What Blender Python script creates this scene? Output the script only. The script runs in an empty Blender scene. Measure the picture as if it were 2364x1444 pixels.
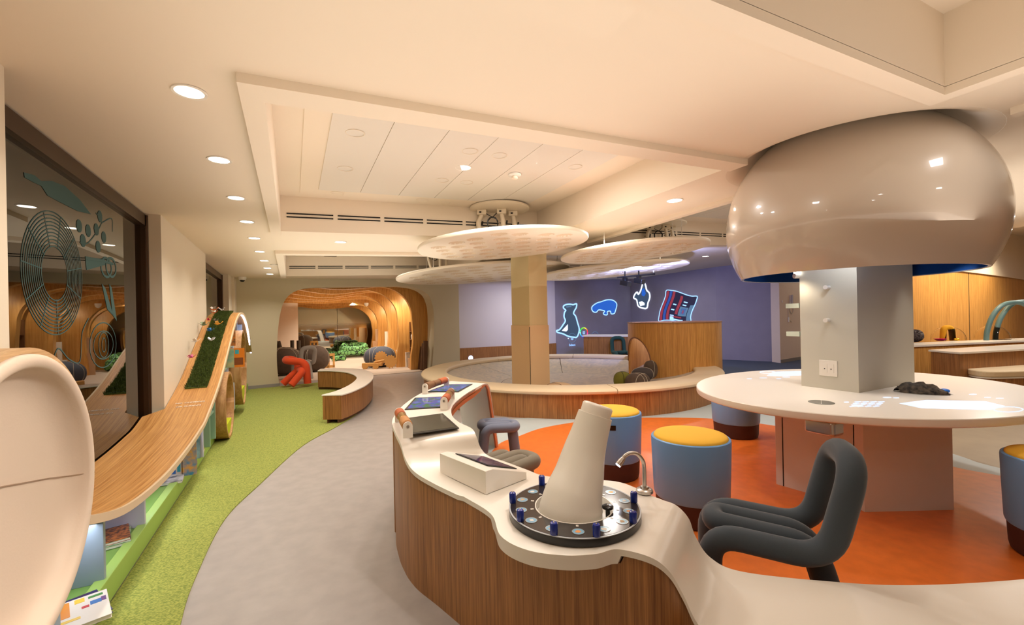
import bpy, math, random
from mathutils import Vector, Matrix
random.seed(7)
SC = bpy.context.scene
COL = SC.collection
# ---------------------------------------------------------------- camera
F = 1000.0; CX = 1182.0; CY = 733.0; H = 1.4        # focal length and principal point for a 2364 px wide frame
_t = 0.02; CC = 1 / math.hypot(1, _t); SS = _t * CC  # slight camera roll
_n = math.hypot(.892, .452); CU = .892 / _n; SV = .452 / _n   # camera heading in the room
cam = bpy.data.cameras.new('camera'); camo = bpy.data.objects.new('camera', cam); COL.objects.link(camo)
cam.sensor_width = 36; cam.sensor_fit = 'HORIZONTAL'; cam.lens = 36 * F / 2364; cam.shift_y = (CY - 722) / 2364
cam.clip_start = .05; cam.clip_end = 100
Lx = Vector((CU, -SV, 0)); Fw = Vector((SV, CU, 0)); Zz = Vector((0, 0, 1))
Rr = Lx * CC - Zz * SS; Uu = Lx * SS + Zz * CC; Bk = -Fw
camo.matrix_world = Matrix(((Rr.x, Uu.x, Bk.x, 0), (Rr.y, Uu.y, Bk.y, 0), (Rr.z, Uu.z, Bk.z, H), (0, 0, 0, 1)))
SC.camera = camo
SC.view_settings.view_transform = 'Standard'; SC.view_settings.look = 'None'
SC.view_settings.gamma = 1; SC.view_settings.use_curve_mapping = False
SC.view_settings.exposure = 0.17
cy = SC.cycles
cy.max_bounces = 8; cy.diffuse_bounces = 4; cy.glossy_bounces = 4; cy.transparent_max_bounces = 8; cy.transmission_bounces = 4
cy.caustics_reflective = False; cy.caustics_refractive = False; cy.sample_clamp_indirect = 4
w = bpy.data.worlds.new('world'); SC.world = w; w.use_nodes = True
w.node_tree.nodes['Background'].inputs[0].default_value = (1, .88, .74, 1)
w.node_tree.nodes['Background'].inputs[1].default_value = .5

# ---------------------------------------------------------------- where things stand
def ray(px, py):
    a = px - CX; b = py - CY
    return a * CC - b * SS, a * SS + b * CC
def Wc(x, y, z=0): return Vector((x * CU + y * SV, -x * SV + y * CU, z))      # lateral, ahead -> room
def P(px, py, z=0.):
    u, v = ray(px, py); k = (H - z) / v
    return Wc(u * k, F * k, z)
def A(px, py, d):
    u, v = ray(px, py); k = d / F
    return Wc(u * k, d, H - v * k)
def onX(px, py, X):
    u, v = ray(px, py); k = X / (u * CU + F * SV); return Wc(u * k, F * k, H - v * k)
def onY(px, py, Y):
    u, v = ray(px, py); k = Y / (-u * SV + F * CU); return Wc(u * k, F * k, H - v * k)
def onL(px, py, p, q):                  # vertical plane through two floor points
    u, v = ray(px, py); dx, dy = u * CU + F * SV, -u * SV + F * CU
    nx, ny = -(q[1] - p[1]), q[0] - p[0]
    k = (p[0] * nx + p[1] * ny) / (dx * nx + dy * ny)
    return Vector((dx * k, dy * k, H - v * k))
C0 = 2.545; CA = .041
def CZ(X, Y): return C0 + CA * (CU * X - SV * Y)       # the ceiling falls slightly to the left and back
def PC(px, py, dz=0.):
    u, v = ray(px, py); k = (C0 + dz - H) / (-v - CA * u)
    return Wc(u * k, F * k, H - v * k)

# ---------------------------------------------------------------- mesh helpers
class MB:
    def __init__(s): s.v = []; s.f = []
    def add(s, vs, fs):
        o = len(s.v); s.v += [Vector(q) for q in vs]; s.f += [tuple(i + o for i in f) for f in fs]; return s
    def box(s, x0, x1, y0, y1, z0, z1):
        return s.add([(x0, y0, z0), (x1, y0, z0), (x1, y1, z0), (x0, y1, z0), (x0, y0, z1), (x1, y0, z1), (x1, y1, z1), (x0, y1, z1)],
                     [(0, 3, 2, 1), (4, 5, 6, 7), (0, 1, 5, 4), (1, 2, 6, 5), (2, 3, 7, 6), (3, 0, 4, 7)])
    def obox(s, c, sx, sy, sz, rz=0, rx=0, ry=0):      # centre of the base, size, turn
        m = Matrix.Rotation(rz, 3, 'Z') @ Matrix.Rotation(ry, 3, 'Y') @ Matrix.Rotation(rx, 3, 'X')
        vs = [Vector(c) + m @ Vector((x * sx / 2, y * sy / 2, z * sz)) for z in (0, 1) for x, y in ((-1, -1), (1, -1), (1, 1), (-1, 1))]
        return s.add(vs, [(0, 3, 2, 1), (4, 5, 6, 7), (0, 1, 5, 4), (1, 2, 6, 5), (2, 3, 7, 6), (3, 0, 4, 7)])
    def prism(s, pts, z0, z1):
        n = len(pts)
        if sum(pts[i][0] * pts[(i + 1) % n][1] - pts[(i + 1) % n][0] * pts[i][1] for i in range(n)) < 0: pts = pts[::-1]
        f0 = z0 if callable(z0) else (lambda x, y: z0); f1 = z1 if callable(z1) else (lambda x, y: z1)
        vs = [(p[0], p[1], f0(p[0], p[1])) for p in pts] + [(p[0], p[1], f1(p[0], p[1])) for p in pts]
        fs = [tuple(range(n - 1, -1, -1)), tuple(range(n, 2 * n))] + [(i, (i + 1) % n, n + (i + 1) % n, n + i) for i in range(n)]
        return s.add(vs, fs)
    def slab(s, pts, d):                                # any flat polygon given thickness along vector d
        n = len(pts); d = Vector(d); vs = [Vector(p) for p in pts] + [Vector(p) + d for p in pts]
        return s.add(vs, [tuple(range(n)), tuple(range(2 * n - 1, n - 1, -1))] + [(i, n + i, n + (i + 1) % n, (i + 1) % n) for i in range(n)])
    def tube(s, path, r, n=12, closed=False, cap=True):
        path = [Vector(p) for p in path]; m = len(path); rs = r if isinstance(r, (list, tuple)) else [r] * m
        up = Vector((0, 0, 1)); prev = None; base = len(s.v); o = base
        for i, p in enumerate(path):
            if closed: t = path[(i + 1) % m] - path[i - 1]
            else: t = path[min(i + 1, m - 1)] - path[max(i - 1, 0)]
            if t.length < 1e-9: t = Vector((0, 0, 1))
            t.normalize()
            if prev is None:
                a = t.cross(up)
                if a.length < .05: a = t.cross(Vector((1, 0, 0)))
            else: a = prev - t * prev.dot(t)
            if a.length < 1e-6: a = t.cross(Vector((1, 0, 0)))
            a.normalize(); b = t.cross(a); prev = a
            for k in range(n):
                q = 2 * math.pi * k / n; s.v.append(p + a * (math.cos(q) * rs[i]) + b * (math.sin(q) * rs[i]))
        for i in range(m if closed else m - 1):
            j = (i + 1) % m
            for k in range(n):
                l = (k + 1) % n; s.f.append((o + i * n + k, o + i * n + l, o + j * n + l, o + j * n + k))
        if cap and not closed:
            s.f.append(tuple(o + k for k in range(n - 1, -1, -1))); s.f.append(tuple(o + (m - 1) * n + k for k in range(n)))
        return s
    def lathe(s, prof, c=(0, 0, 0), n=48, sx=1., sy=1., M=None, close=False, cap=True):
        o = len(s.v); c = Vector(c)
        for r, z in prof:
            for k in range(n):
                a = 2 * math.pi * k / n; q = Vector((r * math.cos(a) * sx, r * math.sin(a) * sy, z))
                s.v.append(c + (M @ q if M else q))
        m = len(prof)
        for i in range(m if close else m - 1):
            j = (i + 1) % m
            for k in range(n):
                l = (k + 1) % n; s.f.append((o + i * n + k, o + i * n + l, o + j * n + l, o + j * n + k))
        if not close and cap:
            if prof[0][0] > 1e-6: s.f.append(tuple(o + k for k in range(n - 1, -1, -1)))
            if prof[-1][0] > 1e-6: s.f.append(tuple(o + (m - 1) * n + k for k in range(n)))
        return s
    def grid(s, rows, closed=False):                    # rows of points
        o = len(s.v); m = len(rows); n = len(rows[0])
        for r in rows: s.v += [Vector(p) for p in r]
        for i in range(m - 1):
            for k in range(n if closed else n - 1):
                l = (k + 1) % n; s.f.append((o + i * n + k, o + i * n + l, o + (i + 1) * n + l, o + (i + 1) * n + k))
        return s
    def shell(s, rows, d):                              # grid given thickness by offsetting with vector or function
        m = len(rows); n = len(rows[0]); o = len(s.v)
        off = [[Vector(p) + (d(i, k) if callable(d) else Vector(d)) for k, p in enumerate(r)] for i, r in enumerate(rows)]
        for r in rows: s.v += [Vector(p) for p in r]
        for r in off: s.v += r
        g = lambda i, k, t: o + t * m * n + i * n + k
        for i in range(m - 1):
            for k in range(n - 1):
                s.f.append((g(i, k, 0), g(i, k + 1, 0), g(i + 1, k + 1, 0), g(i + 1, k, 0)))
                s.f.append((g(i, k, 1), g(i + 1, k, 1), g(i + 1, k + 1, 1), g(i, k + 1, 1)))
        for i in range(m - 1):
            s.f.append((g(i, 0, 0), g(i + 1, 0, 0), g(i + 1, 0, 1), g(i, 0, 1))); s.f.append((g(i, n - 1, 0), g(i, n - 1, 1), g(i + 1, n - 1, 1), g(i + 1, n - 1, 0)))
        for k in range(n - 1):
            s.f.append((g(0, k, 0), g(0, k, 1), g(0, k + 1, 1), g(0, k + 1, 0))); s.f.append((g(m - 1, k, 0), g(m - 1, k + 1, 0), g(m - 1, k + 1, 1), g(m - 1, k, 1)))
        return s
    def ball(s, c, rx, ry=None, rz=None, M=None, nu=24, nv=14, e=1.):
        ry = ry or rx; rz = rz or rx; prof = []
        o = len(s.v); c = Vector(c); sg = lambda x, p: math.copysign(abs(x) ** p, x)
        for i in range(nv + 1):
            t = -math.pi / 2 + math.pi * i / nv
            for k in range(nu):
                a = 2 * math.pi * k / nu
                q = Vector((rx * sg(math.cos(t), e) * sg(math.cos(a), e), ry * sg(math.cos(t), e) * sg(math.sin(a), e), rz * sg(math.sin(t), e)))
                s.v.append(c + (M @ q if M else q))
        for i in range(nv):
            for k in range(nu):
                l = (k + 1) % nu; s.f.append((o + i * nu + k, o + i * nu + l, o + (i + 1) * nu + l, o + (i + 1) * nu + k))
        return s
    def build(s, name, m, parent=None, smooth=False, bevel=0, seg=2, sub=0, origin=None, solid=0, **kw):
        xs = [p.x for p in s.v]; ys = [p.y for p in s.v]; zs = [p.z for p in s.v]
        if origin is None: origin = Vector(((min(xs) + max(xs)) / 2, (min(ys) + max(ys)) / 2, min(zs)))
        me = bpy.data.meshes.new(name); me.from_pydata([p - origin for p in s.v], [], s.f); me.update()
        import bmesh
        b = bmesh.new(); b.from_mesh(me); bmesh.ops.remove_doubles(b, verts=b.verts, dist=1e-5)
        bmesh.ops.recalc_face_normals(b, faces=b.faces); b.to_mesh(me); b.free()
        for mm in (m if isinstance(m, (list, tuple)) else [m]): me.materials.append(mm)
        o = bpy.data.objects.new(name, me); COL.objects.link(o); o.location = origin
        if parent: setp(o, parent)
        if smooth:
            me.polygons.foreach_set('use_smooth', [True] * len(me.polygons))
            try: me.set_sharp_from_angle(angle=math.radians(smooth if smooth > 1 else 45))
            except Exception: pass
        if solid:
            q = o.modifiers.new('solid', 'SOLIDIFY'); q.thickness = solid; q.offset = 0
        if bevel:
            q = o.modifiers.new('bevel', 'BEVEL'); q.width = bevel; q.segments = seg; q.limit_method = 'ANGLE'; q.angle_limit = math.radians(50)
        if sub:
            q = o.modifiers.new('sub', 'SUBSURF'); q.levels = sub; q.render_levels = sub
        if kw: tag(o, **kw)
        return o
LOC = {}
def wloc(o):
    p = o.location.copy()
    while o.parent: o = o.parent; p += o.location
    return p
def setp(o, parent):            # both in room coordinates, nothing turned yet
    l = o.location.copy(); pl = wloc(parent); o.parent = parent; o.location = l - pl
def tag(o, label=None, cat=None, group=None, kind=None):
    if label: o['label'] = label
    if cat: o['category'] = cat
    if group: o['group'] = group
    if kind: o['kind'] = kind
    return o
def thing(name, loc, label=None, cat=None, group=None, rz=0):
    o = bpy.data.objects.new(name, None); COL.objects.link(o); o.location = loc; o.empty_display_size = .1
    if rz: o.rotation_euler.z = rz
    return tag(o, label, cat, group)
def dup(root, loc, rz=0, label=None, group=None, scale=None):
    def cp(o, par):
        c = o.copy(); COL.objects.link(c)
        if par: c.parent = par
        for ch in [q for q in bpy.data.objects if q.parent == o]: cp(ch, c)
        return c
    r = cp(root, None); r.location = loc; r.rotation_euler.z = rz
    if scale: r.scale = (scale,) * 3
    return tag(r, label, None, group)
def smoothpts(pts, k=8, closed=False):                 # Catmull-Rom through the points
    pts = [Vector(p) for p in pts]; n = len(pts); out = []
    for i in range(n if closed else n - 1):
        p1, p2 = pts[i], pts[(i + 1) % n]
        p0 = pts[i - 1] if (closed or i > 0) else p1 * 2 - p2
        p3 = pts[(i + 2) % n] if (closed or i + 2 < n) else p2 * 2 - p1
        for j in range(k):
            t = j / k
            out.append(.5 * ((2 * p1) + (p2 - p0) * t + (2 * p0 - 5 * p1 + 4 * p2 - p3) * t * t + (3 * p1 - p0 - 3 * p2 + p3) * t ** 3))
    if not closed: out.append(pts[-1])
    return out
def roundpath(pts, r, k=6):                            # polyline with rounded corners
    pts = [Vector(p) for p in pts]; out = [pts[0]]
    for i in range(1, len(pts) - 1):
        a, b, c = pts[i - 1], pts[i], pts[i + 1]; rr = min(r, (a - b).length * .499, (c - b).length * .499)
        p = b + (a - b).normalized() * rr; q = b + (c - b).normalized() * rr
        for j in range(k + 1):
            t = j / k; out.append(p * (1 - t) ** 2 + b * 2 * t * (1 - t) + q * t * t)
    out.append(pts[-1]); return out
def text(body, name, m, size, origin, right, up, parent=None, depth=.0015, align='CENTER', **kw):
    cu = bpy.data.curves.new(name, 'FONT'); cu.body = body; cu.size = size; cu.align_x = align; cu.align_y = 'CENTER'; cu.extrude = depth; cu.resolution_u = 2
    tmp = bpy.data.objects.new('tmp_text', cu); COL.objects.link(tmp); bpy.context.view_layer.update()
    me = bpy.data.meshes.new_from_object(tmp.evaluated_get(bpy.context.evaluated_depsgraph_get()))
    bpy.data.objects.remove(tmp); bpy.data.curves.remove(cu)
    r = Vector(right).normalized(); u = Vector(up); u = (u - r * u.dot(r)).normalized(); n = r.cross(u)
    me.transform(Matrix(((r.x, u.x, n.x, 0), (r.y, u.y, n.y, 0), (r.z, u.z, n.z, 0), (0, 0, 0, 1))))
    me.materials.clear(); me.materials.append(m); me.name = name
    o = bpy.data.objects.new(name, me); COL.objects.link(o); o.location = origin
    if parent: setp(o, parent)
    if kw: tag(o, **kw)
    return o

# ---------------------------------------------------------------- materials
def lin(c):
    return tuple(((x / 255) / 12.92 if x / 255 <= .04045 else ((x / 255 + .055) / 1.055) ** 2.4) for x in c) + (1,)
MATS = {}
def mat(name, rgb, rough=.6, metal=0, spec=.5, bump=0, bscale=200, var=0, vscale=3, coat=0, emit=None, es=1, sheen=0, coatr=.05, rgb2=None):
    if name in MATS: return MATS[name]
    m = bpy.data.materials.new(name); m.use_nodes = True; nt = m.node_tree; b = nt.nodes['Principled BSDF']
    b.inputs['Base Color'].default_value = lin(rgb); b.inputs['Roughness'].default_value = rough; b.inputs['Metallic'].default_value = metal
    b.inputs['Specular IOR Level'].default_value = spec; b.inputs['Coat Weight'].default_value = coat; b.inputs['Coat Roughness'].default_value = coatr
    if sheen: b.inputs['Sheen Weight'].default_value = sheen; b.inputs['Sheen Roughness'].default_value = .4
    if emit: b.inputs['Emission Color'].default_value = lin(emit); b.inputs['Emission Strength'].default_value = es
    tc = nt.nodes.new('ShaderNodeTexCoord')
    if var or rgb2:
        n = nt.nodes.new('ShaderNodeTexNoise'); n.inputs['Scale'].default_value = vscale; n.inputs['Detail'].default_value = 4
        nt.links.new(tc.outputs['Object'], n.inputs['Vector'])
        r = nt.nodes.new('ShaderNodeValToRGB'); r.color_ramp.elements[0].position = .35; r.color_ramp.elements[1].position = .65
        c = lin(rgb)
        if rgb2: r.color_ramp.elements[0].color = c; r.color_ramp.elements[1].color = lin(rgb2)
        else:
            r.color_ramp.elements[0].color = tuple(x * (1 - var) for x in c[:3]) + (1,); r.color_ramp.elements[1].color = tuple(min(1, x * (1 + var)) for x in c[:3]) + (1,)
        nt.links.new(n.outputs['Fac'], r.inputs['Fac']); nt.links.new(r.outputs['Color'], b.inputs['Base Color'])
    if bump:
        n = nt.nodes.new('ShaderNodeTexNoise'); n.inputs['Scale'].default_value = bscale; n.inputs['Detail'].default_value = 2
        nt.links.new(tc.outputs['Object'], n.inputs['Vector'])
        k = nt.nodes.new('ShaderNodeBump'); k.inputs['Strength'].default_value = bump; k.inputs['Distance'].default_value = .01
        nt.links.new(n.outputs['Fac'], k.inputs['Height']); nt.links.new(k.outputs['Normal'], b.inputs['Normal'])
    MATS[name] = m; return m
def wood(name, dark, light, sc=(70, 70, 1.6), rough=.42, fine=3.2):
    m = bpy.data.materials.new(name); m.use_nodes = True; nt = m.node_tree; b = nt.nodes['Principled BSDF']; b.inputs['Roughness'].default_value = rough
    tc = nt.nodes.new('ShaderNodeTexCoord')
    def noise(s, d):
        mp = nt.nodes.new('ShaderNodeMapping'); mp.inputs['Scale'].default_value = s; nt.links.new(tc.outputs['Object'], mp.inputs['Vector'])
        n = nt.nodes.new('ShaderNodeTexNoise'); n.inputs['Scale'].default_value = 1; n.inputs['Detail'].default_value = d; n.inputs['Roughness'].default_value = .6
        nt.links.new(mp.outputs['Vector'], n.inputs['Vector']); return n
    a = noise(sc, 2); c = noise(tuple(x * fine for x in sc), 3)
    mx = nt.nodes.new('ShaderNodeMix'); mx.inputs['Factor'].default_value = .45
    nt.links.new(a.outputs['Fac'], mx.inputs['A']); nt.links.new(c.outputs['Fac'], mx.inputs['B'])
    r = nt.nodes.new('ShaderNodeValToRGB'); r.color_ramp.elements[0].position = .36; r.color_ramp.elements[1].position = .62
    r.color_ramp.elements[0].color = lin(dark); r.color_ramp.elements[1].color = lin(light)
    nt.links.new(mx.outputs['Result'], r.inputs['Fac']); nt.links.new(r.outputs['Color'], b.inputs['Base Color'])
    MATS[name] = m; return m
def emis(name, rgb, s):
    m = bpy.data.materials.new(name); m.use_nodes = True; nt = m.node_tree; b = nt.nodes['Principled BSDF']
    b.inputs['Base Color'].default_value = (0, 0, 0, 1); b.inputs['Emission Color'].default_value = lin(rgb); b.inputs['Emission Strength'].default_value = s
    MATS[name] = m; return m
M_wall = mat('cream_plaster', (226, 214, 192), .75, bump=.04, bscale=60)
M_ceil = mat('ceiling_paint', (236, 222, 202), .8)
M_panel = mat('perforated_panel', (226, 218, 206), .7, bump=.15, bscale=400)
M_white = mat('white_solid_surface', (240, 234, 224), .3)
M_cool = mat('lilac_white_paint', (212, 206, 214), .7)
M_blue_wall = mat('slate_projection_paint', (146, 140, 156), .8, var=.03)
M_bamboo = wood('bamboo', (120, 76, 38), (176, 122, 68))
M_bamboo_r = wood('bamboo_amber', (182, 124, 58), (226, 170, 94))
M_ply = wood('plywood_light', (190, 150, 104), (226, 190, 142), (60, 4, 60), .4)
M_ply_slide = wood('bamboo_slide', (164, 110, 54), (210, 158, 94), (90, 1.3, 5), .38)
M_hoop = wood('hoop_veneer', (172, 124, 78), (204, 158, 108), (26, 26, 2.2), .42)
M_rib = wood('arch_veneer', (196, 136, 66), (232, 178, 102), (50, 50, 1.2), .4)
M_card = mat('brown_card', (190, 150, 112), .8, var=.06)
M_vinyl = mat('grey_vinyl', (166, 160, 156), .42, var=.06, vscale=9, bump=.02, bscale=500)
M_orange = mat('orange_linoleum', (232, 122, 50), .32, var=.06, vscale=14, coat=.15, coatr=.25)
M_pale = mat('pale_blue_vinyl', (190, 202, 204), .45, var=.03)
M_navy = mat('slate_blue_carpet', (74, 84, 106), .95, bump=.3, bscale=500)
M_taupe = mat('taupe_vinyl', (158, 142, 118), .5, var=.06)
M_carp2 = mat('beige_carpet', (206, 188, 170), .95, bump=.3, bscale=300)
M_green = mat('leaf_green_paint', (124, 166, 80), .4)
M_steel = mat('brushed_steel', (200, 196, 190), .28, 1)
M_chrome = mat('chrome', (225, 225, 225), .08, 1)
M_black = mat('black_plastic', (14, 14, 16), .25)
M_dark = mat('black_slot', (10, 9, 8), .8)
M_bronze = mat('dark_bronze', (74, 54, 38), .32, .6)
M_glow = emis('lamp_disc', (255, 240, 214), 9)
M_leather = mat('cream_leather', (226, 206, 184), .5, bump=.05, bscale=120)
M_grass = mat('artificial_turf', (72, 88, 26), .85, var=.45, vscale=40)
def area(name, loc, size, power, color=(1, .84, .64), rot=(0, 0, 0), sy=None, spread=None):
    l = bpy.data.lights.new(name, 'AREA'); l.energy = power; l.size = size; l.color = color
    if sy: l.shape = 'RECTANGLE'; l.size_y = sy
    if spread: l.spread = spread
    o = bpy.data.objects.new(name, l); COL.objects.link(o); o.location = loc; o.rotation_euler = rot; return o
def spot(name, loc, to, power, angle=120, color=(1, .84, .64), blend=.8, r=.05):
    l = bpy.data.lights.new(name, 'SPOT'); l.energy = power; l.spot_size = math.radians(angle); l.spot_blend = blend; l.color = color; l.shadow_soft_size = r
    o = bpy.data.objects.new(name, l); COL.objects.link(o); o.location = loc
    o.rotation_euler = (Vector(to) - Vector(loc)).to_track_quat('-Z', 'Y').to_euler(); return o
# ---------------------------------------------------------------- floors
ST = dict(kind='structure')
MB().box(-1.5, 15, -3.2, 20, -.12, 0).build('floor', M_vinyl, **ST)
# pale ring, orange disc, slate carpet, taupe vinyl: laid flush over one another
og = [P(*q) for q in [(1145, 1033), (1200, 1008), (1260, 988), (1370, 971), (1480, 966), (1640, 968), (1790, 985), (2000, 1027), (2202, 1080), (2364, 1113)]]
og = smoothpts(og + [Vector((5.0, .4, 0)), Vector((4.0, -.1, 0)), Vector((2.6, .2, 0)), Vector((1.45, 1.2, 0)), Vector((1.25, 2.4, 0)), Vector((1.4, 3.4, 0))], 8, True)
MB().prism([(p.x, p.y) for p in og], -.01, .006).build('floor', M_orange, **ST)
pr = [Vector((1.0, 4.6, 0)), P(1060, 978), P(1180, 968), Vector((3.2, 5.2, 0)), Vector((4.6, 5.3, 0)), Vector((5.85, 5.15, 0)), P(1700, 925), P(1780, 938), P(1990, 985), P(2202, 1050), P(2320, 1085), Vector((5.4, .2, 0)), Vector((4.2, -.6, 0)), Vector((2.4, -.3, 0)), Vector((1.1, .9, 0)), Vector((.95, 2.8, 0))]
MB().prism([(p.x, p.y) for p in smoothpts(pr, 6, True)], -.01, .004).build('floor', M_pale, **ST)
MB().prism([(6.6, 5.2), (7.6, 4.6), (9.5, 3.2), (14, 3.2), (14, 12.1), (8.6, 12.1), (7.4, 9.6), (8.0, 8.0), (7.9, 6.6)], -.01, .003).build('floor', M_navy, **ST)
MB().prism([(5.3, 4.6), (6.3, 4.9), (9.4, 3.1), (14, 3.1), (14, -3), (5.0, -3)], -.01, .002).build('floor', M_taupe, **ST)
# green carpet
ce = smoothpts([P(395, 1560), P(417, 1444), P(450, 1340), P(520, 1200), P(600, 1120), P(700, 1030), P(780, 985), Vector((.9, 7.0, 0)), Vector((1.15, 8.2, 0)), Vector((1.0, 9.4, 0)), Vector((.78, 10.4, 0))], 6)
gm = mat('green_carpet', (160, 172, 62), .95, bump=0)
nt = gm.node_tree; b = nt.nodes['Principled BSDF']; tc = nt.nodes.new('ShaderNodeTexCoord')
mp = nt.nodes.new('ShaderNodeMapping'); mp.inputs['Scale'].default_value = (90, 190, 1); mp.inputs['Rotation'].default_value = (0, 0, .5)
vo = nt.nodes.new('ShaderNodeTexVoronoi'); vo.inputs['Scale'].default_value = 1
n2 = nt.nodes.new('ShaderNodeTexNoise'); n2.inputs['Scale'].default_value = 5
r = nt.nodes.new('ShaderNodeValToRGB'); r.color_ramp.elements[0].color = lin((184, 186, 92)); r.color_ramp.elements[1].color = lin((124, 140, 62)); r.color_ramp.elements[0].position = .15; r.color_ramp.elements[1].position = .75
nt.links.new(tc.outputs['Object'], mp.inputs['Vector']); nt.links.new(mp.outputs['Vector'], vo.inputs['Vector'])
nt.links.new(vo.outputs['Distance'], r.inputs['Fac']); nt.links.new(r.outputs['Color'], b.inputs['Base Color'])
bp = nt.nodes.new('ShaderNodeBump'); bp.inputs['Strength'].default_value = .5; bp.inputs['Distance'].default_value = .01; bp.invert = True
nt.links.new(vo.outputs['Distance'], bp.inputs['Height']); nt.links.new(bp.outputs['Normal'], b.inputs['Normal'])
AWL = Vector((-1.06, 10.5, 0)); AWR = Vector((4.08, 11.39, 0)); awd = (AWR - AWL).normalized(); awn = Vector((-awd.y, awd.x, 0))
def aw(x): return AWL + awd * ((x - AWL.x) / awd.x)
MB().prism([(-.84, -.8), (-.84, 10.53)] + [(aw(.78).x, aw(.78).y)] + [(p.x, p.y) for p in ce[::-1][1:]] + [(ce[0].x, -.8)], -.01, .009).build(
    'green_carpet', gm, label='long yellow-green woven carpet running along the book slide to the arch', cat='carpet')

# ---------------------------------------------------------------- ceiling with recesses
def cz(d): return lambda x, y: CZ(x, y) + d
RECS = [(-.1, 3.29, -2.6, 1.06), (-.1, 3.29, 2.38, 5.6), (-.1, 3.29, 7.1, 10.2), (4.22, 8.1, -2.6, 1.02), (4.30, 8.1, 2.95, 5.6), (4.22, 8.1, 7.1, 10.2)]
DC = Vector((4.12, 1.93, 0)); DRX, DRY = .98, .86       # round opening over the big dome
xe = sorted({-1.4, 12.6} | {x for r_ in RECS for x in r_[:2]} | {DC.x - DRX, DC.x + DRX}); ye = sorted({-3.2, 12.4} | {y for r_ in RECS for y in r_[2:]})
pl = MB(); N = 72
for i in range(len(xe) - 1):
    for j in range(len(ye) - 1):
        x0, x1, y0, y1 = xe[i], xe[i + 1], ye[j], ye[j + 1]
        if any(r_[0] < (x0 + x1) / 2 < r_[1] and r_[2] < (y0 + y1) / 2 < r_[3] for r_ in RECS): continue
        if x1 <= DC.x - DRX + .001 or x0 >= DC.x + DRX - .001 or y1 <= DC.y - DRY or y0 >= DC.y + DRY:
            pl.add([(x, y, CZ(x, y)) for x, y in ((x0, y0), (x1, y0), (x1, y1), (x0, y1))], [(0, 1, 2, 3)]); continue
        K = max(4, int((x1 - x0) / .02))
        for a in range(K):
            xa = x0 + (x1 - x0) * a / K; xb = x0 + (x1 - x0) * (a + 1) / K
            def lim(x):
                t = 1 - ((x - DC.x) / DRX) ** 2
                return (DC.y - DRY * math.sqrt(t), DC.y + DRY * math.sqrt(t)) if t > 0 else (DC.y, DC.y)
            la, ha = lim(xa); lb, hb = lim(xb)
            cl = lambda v: min(max(v, y0), y1)
            if cl(la) > y0 or cl(lb) > y0: pl.add([(xa, y0, CZ(xa, y0)), (xb, y0, CZ(xb, y0)), (xb, cl(lb), CZ(xb, cl(lb))), (xa, cl(la), CZ(xa, cl(la)))], [(0, 1, 2, 3)])
            if cl(ha) < y1 or cl(hb) < y1: pl.add([(xa, cl(ha), CZ(xa, cl(ha))), (xb, cl(hb), CZ(xb, cl(hb))), (xb, y1, CZ(xb, y1)), (xa, y1, CZ(xa, y1))], [(0, 1, 2, 3)])
pl.build('ceiling', M_ceil, **ST)
cv = MB(); rows = []
for k, dz in ((1, 0), (.97, .004), (.92, .02), (.86, .05), (.78, .10), (.66, .17), (.5, .245), (.34, .30), (.15, .335), (.001, .345)):
    rows.append([(DC.x + DRX * k * math.cos(a), DC.y + DRY * k * math.sin(a), CZ(DC.x + DRX * k * math.cos(a), DC.y + DRY * k * math.sin(a)) + dz) for a in [2 * math.pi * q / N for q in range(N)]])
cv.grid(rows, True); cv.build('ceiling', M_ceil, smooth=True, **ST)
RD = .42
SLOT = {1: 'long twin black air slot in the recess above the largest hanging disc', 2: 'twin black air slot in the ceiling recess nearest the arch', 4: 'twin black air slot in the recess above the right-hand hanging discs', 5: 'twin black air slot in the far right ceiling recess'}
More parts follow.
